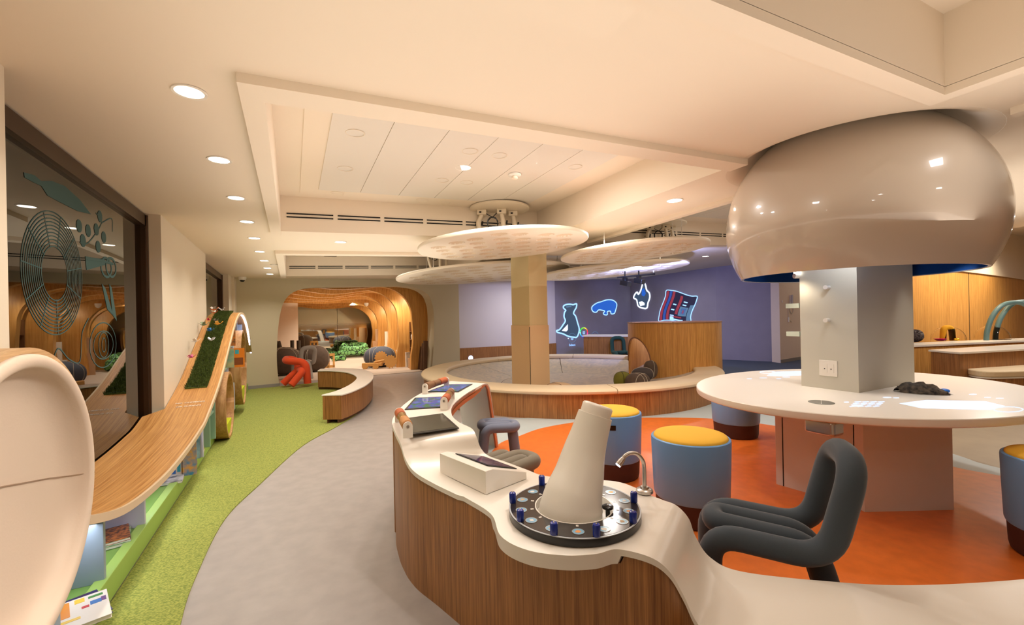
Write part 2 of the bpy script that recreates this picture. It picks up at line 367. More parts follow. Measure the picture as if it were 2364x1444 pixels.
for ir, (x0, x1, y0, y1) in enumerate(RECS):
    wl = MB()
    for (ax, ay, bx, by) in ((x0, y0, x1, y0), (x1, y0, x1, y1), (x1, y1, x0, y1), (x0, y1, x0, y0)):
        wl.add([(ax, ay, CZ(ax, ay)), (bx, by, CZ(bx, by)), (bx, by, CZ(bx, by) + RD), (ax, ay, CZ(ax, ay) + RD)], [(0, 1, 2, 3)])
    wl.build('ceiling', M_ceil, **ST)
    b_ = .38
    MB().prism([(x0, y0), (x1, y0), (x1, y1), (x0, y1)], cz(RD - .01), cz(RD + .05)).build('ceiling', M_ceil, **ST)
    MB().prism([(x0 + .2, y0 + .2), (x1 - .2, y0 + .2), (x1 - .2, y1 - .2), (x0 + .2, y1 - .2)], cz(RD - .018), cz(RD - .009)).build('trim_1', M_ceil, **ST)
    nx = 6; wd = (x1 - x0 - 2 * b_) / nx
    for k in range(nx):
        MB().prism([(x0 + b_ + k * wd + .003, y0 + b_), (x0 + b_ + (k + 1) * wd - .003, y0 + b_), (x0 + b_ + (k + 1) * wd - .003, y1 - b_), (x0 + b_ + k * wd + .003, y1 - b_)], cz(RD - .027), cz(RD - .017)).build('trim_1', M_panel, **ST)
    fr = MB(); h_ = .045
    strips = {0: [(x0, y1, x1 + .1, y1 + .1), (x1, y0, x1 + .1, y1)], 1: [(x0 - .1, y0 - .16, x1 - .03, y0), (x0 - .1, y0, x0, y1 + .1)], 2: [(x0 - .1, y0 - .16, x1, y0), (x0 - .1, y0, x0, y1)],
              3: [(x0 - .1, y0, x0, y1)], 4: [(x0 - .1, y0, x0, y1)], 5: []}[ir]
    for (ax, ay, bx, by) in strips: fr.prism([(ax, ay), (bx, ay), (bx, by), (ax, by)], cz(-h_), cz(.002))
    if strips: fr.build('trim_2', M_ceil, **ST)
    if ir in SLOT:
        sl = MB()
        for dz in (.16, .2):
            n = 6
            for k in range(n):
                a = x0 + .06 + (x1 - x0 - .1) * k / n; b2 = x0 + .06 + (x1 - x0 - .1) * (k + 1) / n - .05
                c_ = CZ(a, y1); d_ = CZ(b2, y1)
                sl.add([(a, y1 - .006, c_ + dz), (b2, y1 - .006, d_ + dz), (b2, y1 - .006, d_ + dz + .014), (a, y1 - .006, c_ + dz + .014), (a, y1, c_ + dz), (b2, y1, d_ + dz), (b2, y1, d_ + dz + .014), (a, y1, c_ + dz + .014)],
                       [(0, 1, 2, 3), (0, 4, 5, 1), (3, 2, 6, 7), (0, 3, 7, 4), (1, 5, 6, 2)])
        sl.build('slot_diffuser', M_dark, label=SLOT[ir], cat='air vent')

# ---------------------------------------------------------------- walls
ZT = 3.0
def wallbox(name, x0, x1, y0, y1, z0=0, z1=None, m=None):
    return MB().prism([(x0, y0), (x1, y0), (x1, y1), (x0, y1)], z0, (z1 if z1 is not None else cz(.05))).build(name, m or M_wall, **ST)
XW = -1.07
wallbox('wall_left', -1.6, -1.03, -3.2, 2.50)
wallbox('wall_left', -1.6, XW, 5.03, 7.33)
wallbox('wall_left', -1.6, XW, 9.75, 10.2)
wallbox('wall_left', -1.6, -1.02, 10.2, 10.62)
wallbox('wall_left', -1.6, -1.19, 2.5, 5.03, 0, .1)
wallbox('wall_left', -1.6, -1.19, 7.33, 9.75, 0, .1)
# windows: frame, glass, room behind
def window(idx, y0, y1, xf=-1.17, zt=0.0):
    fr = MB(); zt0 = lambda y: CZ(XW, y) - .02
    fw = .07
    for (a, b, za, zb) in ((y0, y0 + fw, 0, 1), (y1 - fw, y1, 0, 1)):
        fr.prism([(xf - .06, a), (xf, a), (xf, b), (xf - .06, b)], .08, lambda x, y: zt0(y)); fr.prism([(xf - .05, a + .01), (xf + .012, a + .02 if a == y0 else a + .03), (xf + .012, b - .02), (xf - .05, b - .02)], .08, lambda x, y: zt0(y))
    fr.prism([(xf - .06, y0), (xf, y0), (xf, y1), (xf - .06, y1)], lambda x, y: zt0(y) - .10, lambda x, y: zt0(y))
    fr.prism([(xf - .06, y0), (xf, y0), (xf, y1), (xf - .06, y1)], .06, .1)
    f = fr.build('window_%d' % idx, M_bronze, kind='structure')
    g = MB().prism([(xf - .045, y0 + .05), (xf - .035, y0 + .05), (xf - .035, y1 - .05), (xf - .045, y1 - .05)], .1, lambda x, y: zt0(y) - .08)
    g.build('glass_pane', M_glass, f)
    return f
M_glass = bpy.data.materials.new('tinted_glass'); M_glass.use_nodes = True; nt = M_glass.node_tree; nt.nodes.clear()
o_ = nt.nodes.new('ShaderNodeOutputMaterial'); mx = nt.nodes.new('ShaderNodeMixShader'); tr = nt.nodes.new('ShaderNodeBsdfTransparent'); gl = nt.nodes.new('ShaderNodeBsdfGlossy')
tr.inputs['Color'].default_value = lin((196, 192, 168)); gl.inputs['Roughness'].default_value = .01; gl.inputs['Color'].default_value = (1, 1, 1, 1)
lw = nt.nodes.new('ShaderNodeFresnel'); lw.inputs['IOR'].default_value = 1.75
nt.links.new(lw.outputs['Fac'], mx.inputs['Fac']); nt.links.new(tr.outputs[0], mx.inputs[1]); nt.links.new(gl.outputs[0], mx.inputs[2]); nt.links.new(mx.outputs[0], o_.inputs['Surface'])
W1 = window(1, 2.40, 5.04)
W2 = window(2, 7.2, 9.76)
# the room behind the windows: dim, with warm timber arches
M_dimwall = mat('olive_plaster', (170, 158, 128), .8)
MB().box(-4.6, -4.5, 0, 12, 0, 2.8).build('wall_beyond', M_dimwall, **ST)
MB().box(-4.5, -1.6, 0, 12, 2.55, 2.6).build('ceiling', M_dimwall, **ST)
MB().box(-4.5, -1.6, -.1, 0, 0, 2.6).build('wall_beyond', M_dimwall, **ST)
MB().box(-4.5, -1.6, 12, 12.1, 0, 2.6).build('wall_beyond', M_dimwall, **ST)
MB().box(-4.5, -1.5, 0, 12, -.1, 0).build('floor', M_vinyl, **ST)
for k, yc in enumerate((3.1, 4.6, 6.2, 7.8)):
    path = [(-3.6, yc - .62, 0)] + [(-3.6, yc + .62 * -math.cos(math.pi * t / 10), 1.25 + .42 * math.sin(math.pi * t / 10)) for t in range(11)] + [(-3.6, yc + .62, 0)]
    m_ = MB(); m_.shell([[Vector(p) for p in path], [Vector(p) + Vector((-.7, 0, 0)) for p in path]], lambda i, k2: Vector((0, 0, .03)) if 0 < k2 < 12 else Vector((0, .03 if k2 else -.03, 0)))
    m_.build('timber_arch', M_rib, smooth=40, label='curved timber arch %s behind the large tinted window' % ['leftmost', 'second from the left', 'third from the left', 'farthest'][k], cat='arch', group='timber arches behind the window')
for yc in (3.1, 4.6, 6.2): spot('lamp', (-3.95, yc, 2.2), (-4.2, yc, .6), 34, 110, (1, .70, .40))
spot('lamp', (-2.6, 5, 2.5), (-3.0, 5, 0), 280, 150, (1, .84, .6)); spot('lamp', (-2.6, 8, 2.5), (-3.0, 8, 0), 220, 150, (1, .84, .6))

# arch wall with rounded opening
op_px = [(646, 897), (641, 860), (639, 825), (640, 790), (643, 750), (648, 720), (656, 697), (670, 680), (690, 670), (720, 664), (800, 662), (900, 661), (940, 662), (968, 668), (988, 681), (997, 700), (1001, 721), (1002, 760), (1001, 797), (999, 830), (997, 857)]
op = [onL(px, py, AWL, AWR) for px, py in op_px]; op = smoothpts(op, 4); op[0].z = 0; op[-1].z = 0
op = [Vector((p.x, p.y, max(0, p.z))) for p in op]
TH = .38
m_ = MB(); n = len(op)
top = lambda p: Vector((p.x, p.y, CZ(p.x, p.y) + .03))
back = awn * TH
# left pier, right pier, lintel strips
lft = Vector((-1.1, aw(-1.1).y, 0)); rgt = aw(4.12)
iL = min(range(n), key=lambda i: op[i].x)
front = []
def strip(p, q, r, s_):
    m_.add([p, q, r, s_], [(0, 1, 2, 3)]); m_.add([p + back, q + back, r + back, s_ + back], [(3, 2, 1, 0)])
iR = max(range(n), key=lambda i: op[i].x)
for i in range(n - 1):
    a, b = op[i], op[i + 1]
    m_.add([a, b, b + back, a + back], [(0, 1, 2, 3)])
    if i < iL: strip(Vector((lft.x, lft.y, a.z)), a, b, Vector((lft.x, lft.y, b.z)))
    elif i >= iR: strip(a, Vector((rgt.x, rgt.y, a.z)), Vector((rgt.x, rgt.y, b.z)), b)
    else: strip(a, b, top(b), top(a))
pa = op[iL]; strip(Vector((lft.x, lft.y, pa.z)), pa, top(pa), top(lft))
pa = op[iR]; strip(pa, Vector((rgt.x, rgt.y, pa.z)), top(rgt), top(pa))
strip(Vector((rgt.x, rgt.y, 0)), Vector((rgt.x, rgt.y, 0)) + awd * .01, top(rgt) + awd * .01, top(rgt))
m_.build('wall_arch', mat('sage_plaster', (206, 196, 168), .75), smooth=35, **ST)
MB().prism([tuple(rgt[:2]), tuple((rgt + back)[:2]), (4.1, 12.3), (4.02, 12.3)], 0, cz(.05)).build('wall_arch', M_wall, **ST)
# skirting
for (a, b) in ((aw(-1.02), op[0]), (op[-1], aw(4.1))):
    MB().prism([tuple((a - awn * .012)[:2]), tuple((b - awn * .012)[:2]), tuple(b[:2]), tuple(a[:2])], 0, .075).build('baseboard_arch', mat('grey_skirting', (150, 144, 142), .5), **ST)

# projection side
YB = 12.3
cp = onY(1457, 760, YB); XC = cp.x
MB().prism([(4.05, YB), (XC - 3.3, YB), (XC - 3.3, YB + .2), (4.05, YB + .2)], 0, cz(.05)).build('wall_back', M_cool, **ST)
PW2 = Vector((11.45, 8.9, 0)); PW3 = P(1789, 836)
MB().prism([(XC - 3.3, YB), (XC, YB), tuple(PW2[:2]), tuple(PW3[:2]), (PW3.x + .25, PW3.y), (PW2.x + .3, PW2.y), (XC + .3, YB + .2), (XC - 3.3, YB + .2)], 0, cz(.05)).build('wall_back', M_blue_wall, **ST)
WZ = .5
MB().prism([(4.06, YB - .03), (XC - 3.3, YB - .03), (XC - 3.3, YB), (4.06, YB)], 0, WZ).build('trim_3', M_bamboo, **ST)
# pale nook with the telephone
q1 = P(1802, 839); q2 = P(1900, 822)
M_pink = mat('warm_white_paint', (236, 216, 200), .7)
MB().prism([tuple(PW3[:2]), tuple(q1[:2]), (q1.x + .2, q1.y + .15), (PW3.x + .2, PW3.y + .15)], 0, cz(.05)).build('wall_right', M_cool, **ST)
MB().prism([tuple(q1[:2]), tuple(q2[:2]), (q2.x + .1, q2.y + .3), (q1.x + .1, q1.y + .3)], 0, cz(.05)).build('wall_right', M_pink, **ST)
MB().prism([tuple((q1 - (Vector((q2.x, q2.y, 0)) - q1).normalized().cross(Zz) * -.015)[:2]), tuple(q1[:2]), tuple(q2[:2]), (q2.x, q2.y - .015)], 0, .09).build('baseboard_right', mat('grey_skirting2', (138, 130, 124), .5), **ST)
# timber wall on the far right
YT = 4.3
tw = onY(2085, 700, YT)
MB().box(tw.x, 19, YT, YT + .1, 0, 2.45).build('wall_right', M_bamboo_r, **ST)
MB().box(onY(2237, 700, YT).x - .01, onY(2237, 700, YT).x + .01, YT - .004, YT, 0, 2.45).build('trim_4', M_dark, **ST)
# white soffit over the timber wall
s1 = [onY(2060, 630, YT - .05), onY(2150, 626, YT - .05), onY(2198, 625, YT - .05), onY(2280, 634, YT - .05), onY(2364, 646, YT - .05), onY(2440, 662, YT - .05)]
s1 = smoothpts(s1, 4)
m_ = MB(); m_.shell([[p for p in s1], [Vector((p.x, p.y, 3.4)) for p in s1]], Vector((0, .04, 0))); m_.build('trim_5', M_ceil, **ST)
# enclosure out of sight: right side, rear
MB().box(19, 19.1, -3.2, YT, 0, 3.4).build('wall_right', M_wall, **ST)
MB().box(12.4, 19, -3.2, YT, 3.35, 3.4).build('ceiling', M_ceil, **ST)
MB().box(15, 19, -3.2, YT, -.1, 0).build('floor', M_taupe, **ST)
MB().box(-1.6, 19, -3.3, -3.2, 0, 3.4).build('wall_rear', M_bamboo_r, **ST)
# ---------------------------------------------------------------- lighting fittings
def downlight(p, r=.065, power=28, label='', group='ceiling downlights', angle=125, color=(1, .91, .80), to=None):
    t = thing('ceiling_downlight', p, label, 'ceiling light', group)
    MB().lathe([(r, -.004), (r + .012, -.006), (r + .014, 0), (r, .002)], p, 32, close=True).build('trim_ring', M_white, t, smooth=True)
    MB().lathe([(0, -.003), (r, -.003)], p, 32).build('lamp_disc', M_glow, t)
    if power: spot('lamp', Vector(p) - Vector((0, 0, .03)), to or (p[0], p[1], 0), power, angle, color, .9)
    return t
WL = ['nearest the camera', 'second from the camera', 'third from the camera', 'fourth from the camera', 'fifth from the camera', 'sixth from the camera', 'seventh from the camera', 'eighth from the camera', 'farthest, by the arch']
for i, q in enumerate([(437, 212), (506, 369), (545, 457), (570, 512), (587, 550), (600, 581), (610, 602), (617, 619), (623, 633)]):
    p = PC(*q); downlight(p, .058, 34, 'recessed downlight in the row along the window wall, ' + WL[i], 'downlights along the window wall', 130)
p = PC(1070, 387, RD - .025); downlight(p, .07, 45, 'bright round downlight in the perforated recess panel near the hanging discs', None, 120, (1, .86, .72))
p = PC(786, 559); downlight(p, .065, 30, 'round downlight on the ceiling strip between the two left recesses')
p = PC(1557, 463); downlight(p, .075, 45, 'round downlight on the ceiling beam left of the big dome', None, 125, (1, .78, .6))
p = PC(1629, 592); downlight(p, .07, 6, 'small round downlight in the bluish ceiling before the projection wall', None, 110)
# unseen fill lamps added overhead, behind the camera and in the right-hand bays
for x, y, pw in ((1.6, -.9, 5), (3.75, -.6, 5), (.5, -1.6, 10), (3.72, .75, 5), (6.2, 2.0, 50), (6.2, 6.3, 34), (9.5, 2.4, 60), (12, 1.8, 80), (14.5, 2.6, 90), (9.6, 9.6, 64), (8.4, 7.4, 44), (6.3, 10.9, 90), (2.0, 6.3, 26), (1.8, 8.6, 16), (3.75, 4.6, 34), (3.7, 8.6, 26), (6.4, 4.4, 26), (1.7, 4.1, 24), (.2, 1.1, 18), (1.1, 3.7, 34), (1.9, 1.65, 12)):
    area('lamp', (x, y, CZ(min(x, 12), y) - .03 + (RD - .02 if any(q[0] < x < q[1] and q[2] < y < q[3] for q in RECS) else 0)), .16, pw * .36, (1, .94, .87))
area('lamp', (1.2, 1.35, 2.56), .2, 15, (1, .93, .86), (0, math.radians(48), 0), spread=1.6)  # unseen fill aimed left, added to brighten the padded nook
area('lamp', (5.6, 1.9, 2.68), .2, 16, (1, .93, .86), (0, math.radians(25), 0)); area('lamp', (2.3, 3.7, 2.95), .2, 16, (1, .93, .86))  # unseen fills added to lift the orange floor around the table
for x in (12.2, 13.6, 15.2): spot('lamp', (x, 3.3, 2.9), (x, 4.3, 1.3), 130, 120, (1, .84, .58), 1)  # unseen washers added to brighten the timber wall
# upward area lamps added to stand in for light bounced onto the ceiling
for x, y, sx, sy, pw, z in ((.9, 2.2, 2.6, 4.6, 26, 1.95), (.9, 7.4, 2.6, 4.6, 30, 1.9), (2.4, -1.5, 5, 2, 10, 1.95), (3.0, .6, 1.6, 1.2, 7, 1.95), (8.2, 1.5, 4.5, 3, 38, 1.95), (5.2, 7.0, 4.6, 4.6, 12, 1.9), (3.2, 3.9, 1.8, 1.6, 9, 1.95)):
    area('bounce_fill', (x, y, z), sx, pw, (1, .90, .79), (math.pi, 0, 0), sy)
# speaker rings, smoke detector and sprinkler in the perforated recess panel
for k, (x, y) in enumerate([(820, 308), (797, 390), (779, 447), (1085, 350), (1153, 360), (1020, 417), (1077, 422), (1328, 386), (975, 463), (1028, 467)]):
    p = PC(x, y, RD - .03); MB().lathe([(.068, 0), (.072, -.002), (.074, 0), (.072, .002)], p, 32, close=True).build('speaker_ring', M_ceil, smooth=True, label='thin round outline in the perforated ceiling panel, %s' % ['upper left', 'middle left', 'lower left', 'just above the bright downlight', 'right of the bright downlight', 'left of the mount plate', 'just above the mount plate', 'far right', 'left one at the panel end', 'right one at the panel end'][k], cat='ceiling speaker', group='round outlines in the ceiling panel')
p = PC(1188, 403, RD - .03); t = thing('smoke_detector', p, 'small white smoke detector hanging from the recess panel', 'smoke detector')
MB().lathe([(.07, .0), (.07, -.012), (.055, -.022), (0, -.024)], p, 32).build('base', M_white, t, smooth=40); MB().lathe([(.03, -.02), (.035, -.045), (.02, -.055), (0, -.056)], p, 24).build('sensor_head', M_ceil, t, smooth=40)
p = PC(763, 590, RD - .06); MB().obox(p + Vector((0, 0, -.02)), .24, .16, .05, 0).build('black_sensor', M_black, bevel=.01, label='flat black box on the ceiling of the recess nearest the arch', cat='sensor')
p = PC(633, 611); MB().lathe([(.06, 0), (.06, -.01), (0, -.014)], p, 24).build('smoke_detector', M_white, smooth=40, label='flat round detector on the ceiling beside the downlight row', cat='smoke detector')
# ---------------------------------------------------------------- book slide along the window wall
XF, XB = -.70, -1.075
pts = [(2.19, .70), (2.24, .665), (2.65, .555), (3.26, .492), (3.86, .488), (4.4, .515), (4.76, .563), (5.59, .79), (6.36, 1.11), (7.11, 1.42), (7.6, 1.535), (8.05, 1.555), (8.5, 1.49), (8.95, 1.33), (9.35, 1.08), (9.6, .86)]
prof = smoothpts([(XF, a, b) for a, b in pts], 6)
slide = thing('book_slide', (-.9, 5.8, 0), 'long bent-bamboo slide running down over green bookshelves beside the tinted window', 'slide')
def zprof(y):
    for a, b in zip(prof, prof[1:]):
        if a.y <= y <= b.y: return a.z + (b.z - a.z) * (y - a.y) / (b.y - a.y)
    return prof[0].z if y < prof[0].y else prof[-1].z
rows = []
for i, p in enumerate(prof):
    xb = -1.195 if 2.56 < p.y < 4.95 else (-1.02 if p.y <= 2.56 else (XB + .012))
    rows.append([Vector((XF, p.y, p.z)), Vector((-.9, p.y, p.z)), Vector((xb, p.y, p.z))])
def nrm(i, k):
    a = prof[max(i - 1, 0)]; b = prof[min(i + 1, len(prof) - 1)]; t = (b - a).normalized(); return Vector((0, t.z, -t.y)) * .032
MB().shell(rows, nrm).build('slide_board', M_ply_slide, slide, smooth=35)
e_ = MB(); rows = [[p + Vector((.002, 0, 0)), p + Vector((-.012, 0, 0))] for p in prof]; rows = [[a + Vector((0, 0, .0015)), b + Vector((0, 0, .0015))] for a, b in rows]
e_.shell(rows, lambda i, k: nrm(i, k) * 1.1); e_.build('edge_band', mat('plywood_edge', (214, 190, 156), .5), slide, smooth=35)
# turf strip on the climb
ty0, ty1, tx0, tx1 = 5.42, 7.75, -.985, -.80
g = MB(); rr = [[Vector((x, y, zprof(y) + .014)) for x in (tx0, tx1)] for y in [ty0 + (ty1 - ty0) * k / 30 for k in range(31)]]
g.shell(rr, Vector((0, 0, -.012)))
for k in range(15000):
    x = random.uniform(tx0 - .004, tx1 + .004); y = random.uniform(ty0, ty1); z = zprof(y) + .012
    a = random.uniform(0, 6.28); h = random.uniform(.018, .034); wdt = .0022; lx, ly = random.gauss(0, .008), random.gauss(-.006, .008)
    dx, dy = math.cos(a) * wdt, math.sin(a) * wdt
    g.add([(x - dx, y - dy, z), (x + dx, y + dy, z), (x + lx, y + ly, z + h)], [(0, 1, 2)])
tf = g.build('turf_strip', M_grass, slide)
t_ = Vector((0, prof[40].y, 0))
yT = 5.05; up = Vector((0, 1, (zprof(5.25) - zprof(4.85)) / .4))
for k, (s_, dy) in enumerate((('NO CLIMBING', .04), ('OR SLIDING', -.04))):
    y_ = yT + dy; text(s_, 'lettering', M_white, .036, (-.885, y_, zprof(y_) + .003), (1, 0, 0), up, slide, .0008)
# green plinth with raised lip
shelf = thing('bookshelf', (-.95, 6, 0), 'low shelving on a leaf-green plinth under the bamboo slide', 'bookshelf')
pl_ = MB(); pl_.box(-1.06, -.87, .6, 10.45, .012, .125); pl_.build('plinth', M_green, shelf, bevel=.003)
MB().box(-.895, -.84, .6, 10.45, .012, .14).build('plinth_lip', mat('leaf_green_light', (160, 196, 100), .4), shelf, bevel=.004)
M_bluep = mat('grey_blue_paint', (150, 168, 186), .4); M_lil = mat('pale_lilac_paint', (200, 200, 222), .5); M_sage = mat('sage_green_paint', (150, 186, 168), .45)
MB().box(-1.065, -1.055, 2.56, 4.97, .125, .5).build('back_panel', M_lil, shelf) if False else None
def upright(y, x0=-1.055, x1=-.78, z0=.125, m=M_bluep, zt=None, th=.028):
    return MB().box(x0, x1, y, y + th, z0, (zt or min(zprof(y), zprof(y + th)) - .034)).build('upright', m, shelf, bevel=.002)
M_lil2 = M_lil
upright(2.84, x1=-.855); upright(3.50, m=M_lil, x1=-.855); upright(4.56, m=M_lil, x1=-.80)
for y in (5.02, 5.4, 5.75): upright(y, m=M_lil if y < 5.2 else M_sage)
for y in (6.9, 7.55, 8.05, 8.75, 9.2): upright(y, m=M_lil if y < 8 else M_bluep)
def board(y0, y1, z, m=M_sage, x1=-.79): return MB().box(-1.055, x1, y0, y1, z, z + .022).build('shelf_board', m, shelf, bevel=.002)
board(2.0, 2.84, .485, M_sage, -.86)
board(4.98, 5.78, .42); board(5.4, 5.9, .62)
board(6.62, 7.6, .50); board(6.62, 7.6, .78); board(6.7, 7.6, 1.05); board(8.6, 9.5, .40); board(8.6, 9.5, .66); board(8.6, 9.5, .92); board(8.05, 9.3, 1.18, M_lil)
# white light strip under the arch end
ls = MB(); lp = [p for p in prof if p.y > 7.9]
ls.shell([[p + Vector((-.006, 0, -.034)), p + Vector((-.03, 0, -.034))] for p in lp], lambda i, k: Vector((0, 0, -.008)))
ls.build('light_strip', emis('strip_light', (225, 225, 255), 14), slide)
spot('lamp', (-.9, 8.3, 1.42), (-.9, 8.6, 0), 5, 150, (.86, .88, 1)); spot('lamp', (-.9, 5.6, .68), (-.9, 5.6, 0), 2.5, 150, (.86, .88, 1)); 
for y_ in (2.9, 3.8): area('strip', (-.93, y_, .42), .1, 1.5, (.9, .92, 1), (0, 0, 0), .6)
area('strip', (-.93, 4.7, .45), .1, 1.2, (.9, .92, 1), (0, 0, 0), .5)

# reading rings
def ring(yc, zc, r, label, cush, x0=-1.05, x1=-.695, sy=1.):
    t = thing('reading_ring', (-.87, yc, max(0, zc - r)), label, 'reading nook', 'wooden reading rings in the bookshelf')
    m_ = MB(); n = 64; rows = []
    for k in range(n + 1):
        a = 2 * math.pi * k / n
        rows.append([Vector((x, yc + r * sy * math.cos(a), zc + r * math.sin(a))) for x in (x0, x1)])
    m_.shell(rows, lambda i, k: Vector((0, -math.cos(2 * math.pi * i / n) * .03 * sy, -math.sin(2 * math.pi * i / n) * .03)))
    m_.build('hoop', M_hoop, t, smooth=40)
    b_ = MB(); b_.lathe([(0, 0), (r - .03, 0), (r - .03, .012), (0, .012)], (x0, yc, zc), 48, M=Matrix(((0, 0, 1), (sy, 0, 0), (0, 1, 0)))); b_.build('back_board', M_hoop, t)
    # cushion lying in the bottom of the hoop
    c_ = MB(); a0, a1 = cush; rows = []
    rin = r - .031
    zf = zc + rin * math.sin(a0)
    for k in range(13):
        u = k / 12; a = a0 + (a1 - a0) * u
        y = yc + rin * sy * math.cos(a); zb = zc + rin * math.sin(a); rows.append([Vector((x0 + .02, y, zf + .03)), Vector((x1 - .02, y, zf + .03)), Vector((x1 - .02, y, min(zb, zf + .028))), Vector((x0 + .02, y, min(zb, zf + .028)))])
    c_.grid(rows, True); c_.f.append((0, 1, 2, 3)); o = len(c_.v) - 4; c_.f.append((o + 3, o + 2, o + 1, o))
    c_.build('seat_cushion', mat('chartreuse_felt', (190, 200, 24), .9, bump=.1), t, bevel=.008)
    return t
ring(6.27, .405, .40, 'shorter wooden ring nook with a yellow-green cushion, nearer end of the bookshelf', (math.radians(-140), math.radians(-40)))
ring(7.98, .70, .58, 'tall oval wooden reading nook with a yellow-green cushion under the slide crest', (math.radians(-140), math.radians(-40)), sy=.78)

# padded round nook, lower left
NY, NZ, NR = 1.76, .885, .437
nk = thing('padded_nook', (-.87, NY, NZ - NR), 'round cream leather padded nook in a bamboo hoop, left foreground', 'reading nook')
MX = Matrix(((0, 0, 1), (1, 0, 0), (0, 1, 0)))          # lathe axis along +x
MB().lathe([(NR, 0), (NR + .018, 0), (NR + .018, .37), (NR, .37)], (-1.065, NY, NZ), 96, M=MX, close=True).build('hoop', M_ply, nk, smooth=50)
prof_ = [(NR - .001, .20), (NR - .001, .372)] + [(NR - .022 + .022 * math.cos(a), .372 + .016 * math.sin(a)) for a in [math.pi * k / 8 for k in range(1, 8)]] + [(NR - .046, .362), (NR - .06, .34), (NR - .075, .325), (.3, .312), (.15, .305), (0, .303)]
MB().lathe(prof_, (-1.065, NY, NZ), 96, M=MX).build('padding', M_leather, nk, smooth=60)
sm = MB(); sm.tube([(-1.065 + .320, NY - .34, NZ + .14), (-1.065 + .313, NY - .18, NZ + .10), (-1.065 + .3085, NY + .05, NZ + .05), (-1.065 + .314, NY + .28, NZ - .003), (-1.065 + .330, NY + .362, NZ - .025), (-1.065 + .366, NY + .392, NZ - .033), (-1.065 + .389, NY + .418, NZ - .038), (-1.065 + .374, NY + .437, NZ - .04)], .0016, 6); sm.build('seam', mat('seam_thread', (176, 148, 122), .7), nk, smooth=True)
# the wooden skirt that carries the nook on the plinth
MB().prism([(-1.05, NY - .3), (-.73, NY - .3), (-.73, NY + .28), (-1.05, NY + .28)], .125, NZ - NR + .03).build('support', M_bluep, nk) if True else None

# ---------------------------------------------------------------- origami birds
def bird(px, py, d, s, body, wing, rz, label, rx=0):
    p = A(px, py, d)
    t = thing('origami_bird', p, label, 'paper bird', 'folded paper birds over the turf', rz)
    mb = mat('paper_%d_%d_%d' % body, body, .7); mw = mat('paper_%d_%d_%d' % wing, wing, .7)
    b = MB(); b.add([(-.5 * s, 0, 0), (0, .09 * s, .02 * s), (0, -.09 * s, .02 * s), (.55 * s, 0, .05 * s), (0, 0, -.2 * s), (0, 0, .12 * s)], [(0, 1, 4), (0, 4, 2), (1, 3, 4), (2, 4, 3), (0, 5, 1), (0, 2, 5), (1, 5, 3), (5, 2, 3)])
    b.add([(.4 * s, .01, .03 * s), (.4 * s, -.01, .03 * s), (.75 * s, 0, .45 * s), (.82 * s, 0, .36 * s)], [(0, 1, 2), (0, 2, 3), (1, 3, 2)])
    b.add([(-.4 * s, .01, .03 * s), (-.4 * s, -.01, .03 * s), (-.85 * s, 0, .35 * s)], [(0, 1, 2), (0, 2, 1)])
    o = b.build('body', mb, origin=Vector((0, 0, 0))); o.parent = t
    for sg in (1, -1):
        w_ = MB(); w_.add([(-.2 * s, sg * .03 * s, .04 * s), (.25 * s, sg * .03 * s, .04 * s), (.05 * s, sg * .62 * s, .5 * s), (-.3 * s, sg * .5 * s, .36 * s)], [(0, 1, 2, 3)]); w_.v = [v + Vector((0, 0, 0)) for v in w_.v]
        o = w_.build('wing', mw, origin=Vector((0, 0, 0)), solid=.002); o.parent = t
    return t
W_ = (240, 232, 222)
for a in [(493, 715, 6.2, .085, (226, 120, 60), W_, .6, 'white and orange paper bird, topmost above the slide crest'),
          (494, 722, 6.05, .07, (200, 84, 44), W_, -.4, 'rust-bellied white paper bird just below the topmost one'),
          (512, 716, 6.2, .07, (214, 212, 208), (200, 198, 196), 1.2, 'pale grey paper bird at the right end of the crest'),
          (481, 739, 5.6, .045, (190, 36, 80), (206, 44, 90), .3, 'crimson paper bird in the upper part of the turf'),
          (497, 740, 5.6, .045, (120, 112, 104), (140, 132, 120), .3, 'small grey-brown paper bird above the orange one'),
          (502, 748, 5.4, .075, (240, 160, 44), (250, 190, 96), .2, 'orange-yellow paper bird with raised wings over the turf'),
          (484, 763, 5.3, .065, (30, 96, 160), (50, 122, 190), -.2, 'bright blue paper bird in the middle of the turf'),
          (488, 785, 5.0, .065, (196, 200, 210), (210, 214, 224), .9, 'thin white paper bird with narrow wings over the mid turf'),
          (450, 788, 5.0, .07, (226, 222, 216), W_, .1, 'broad white paper bird at the left edge of the turf'),
          (470, 750, 5.5, .08, (120, 140, 110), (136, 156, 124), .5, 'sage green paper bird at the upper left turf edge'),
          (441, 825, 4.7, .06, (196, 60, 130), (214, 110, 160), -.3, 'magenta paper bird low on the left side of the turf')]: bird(*a)

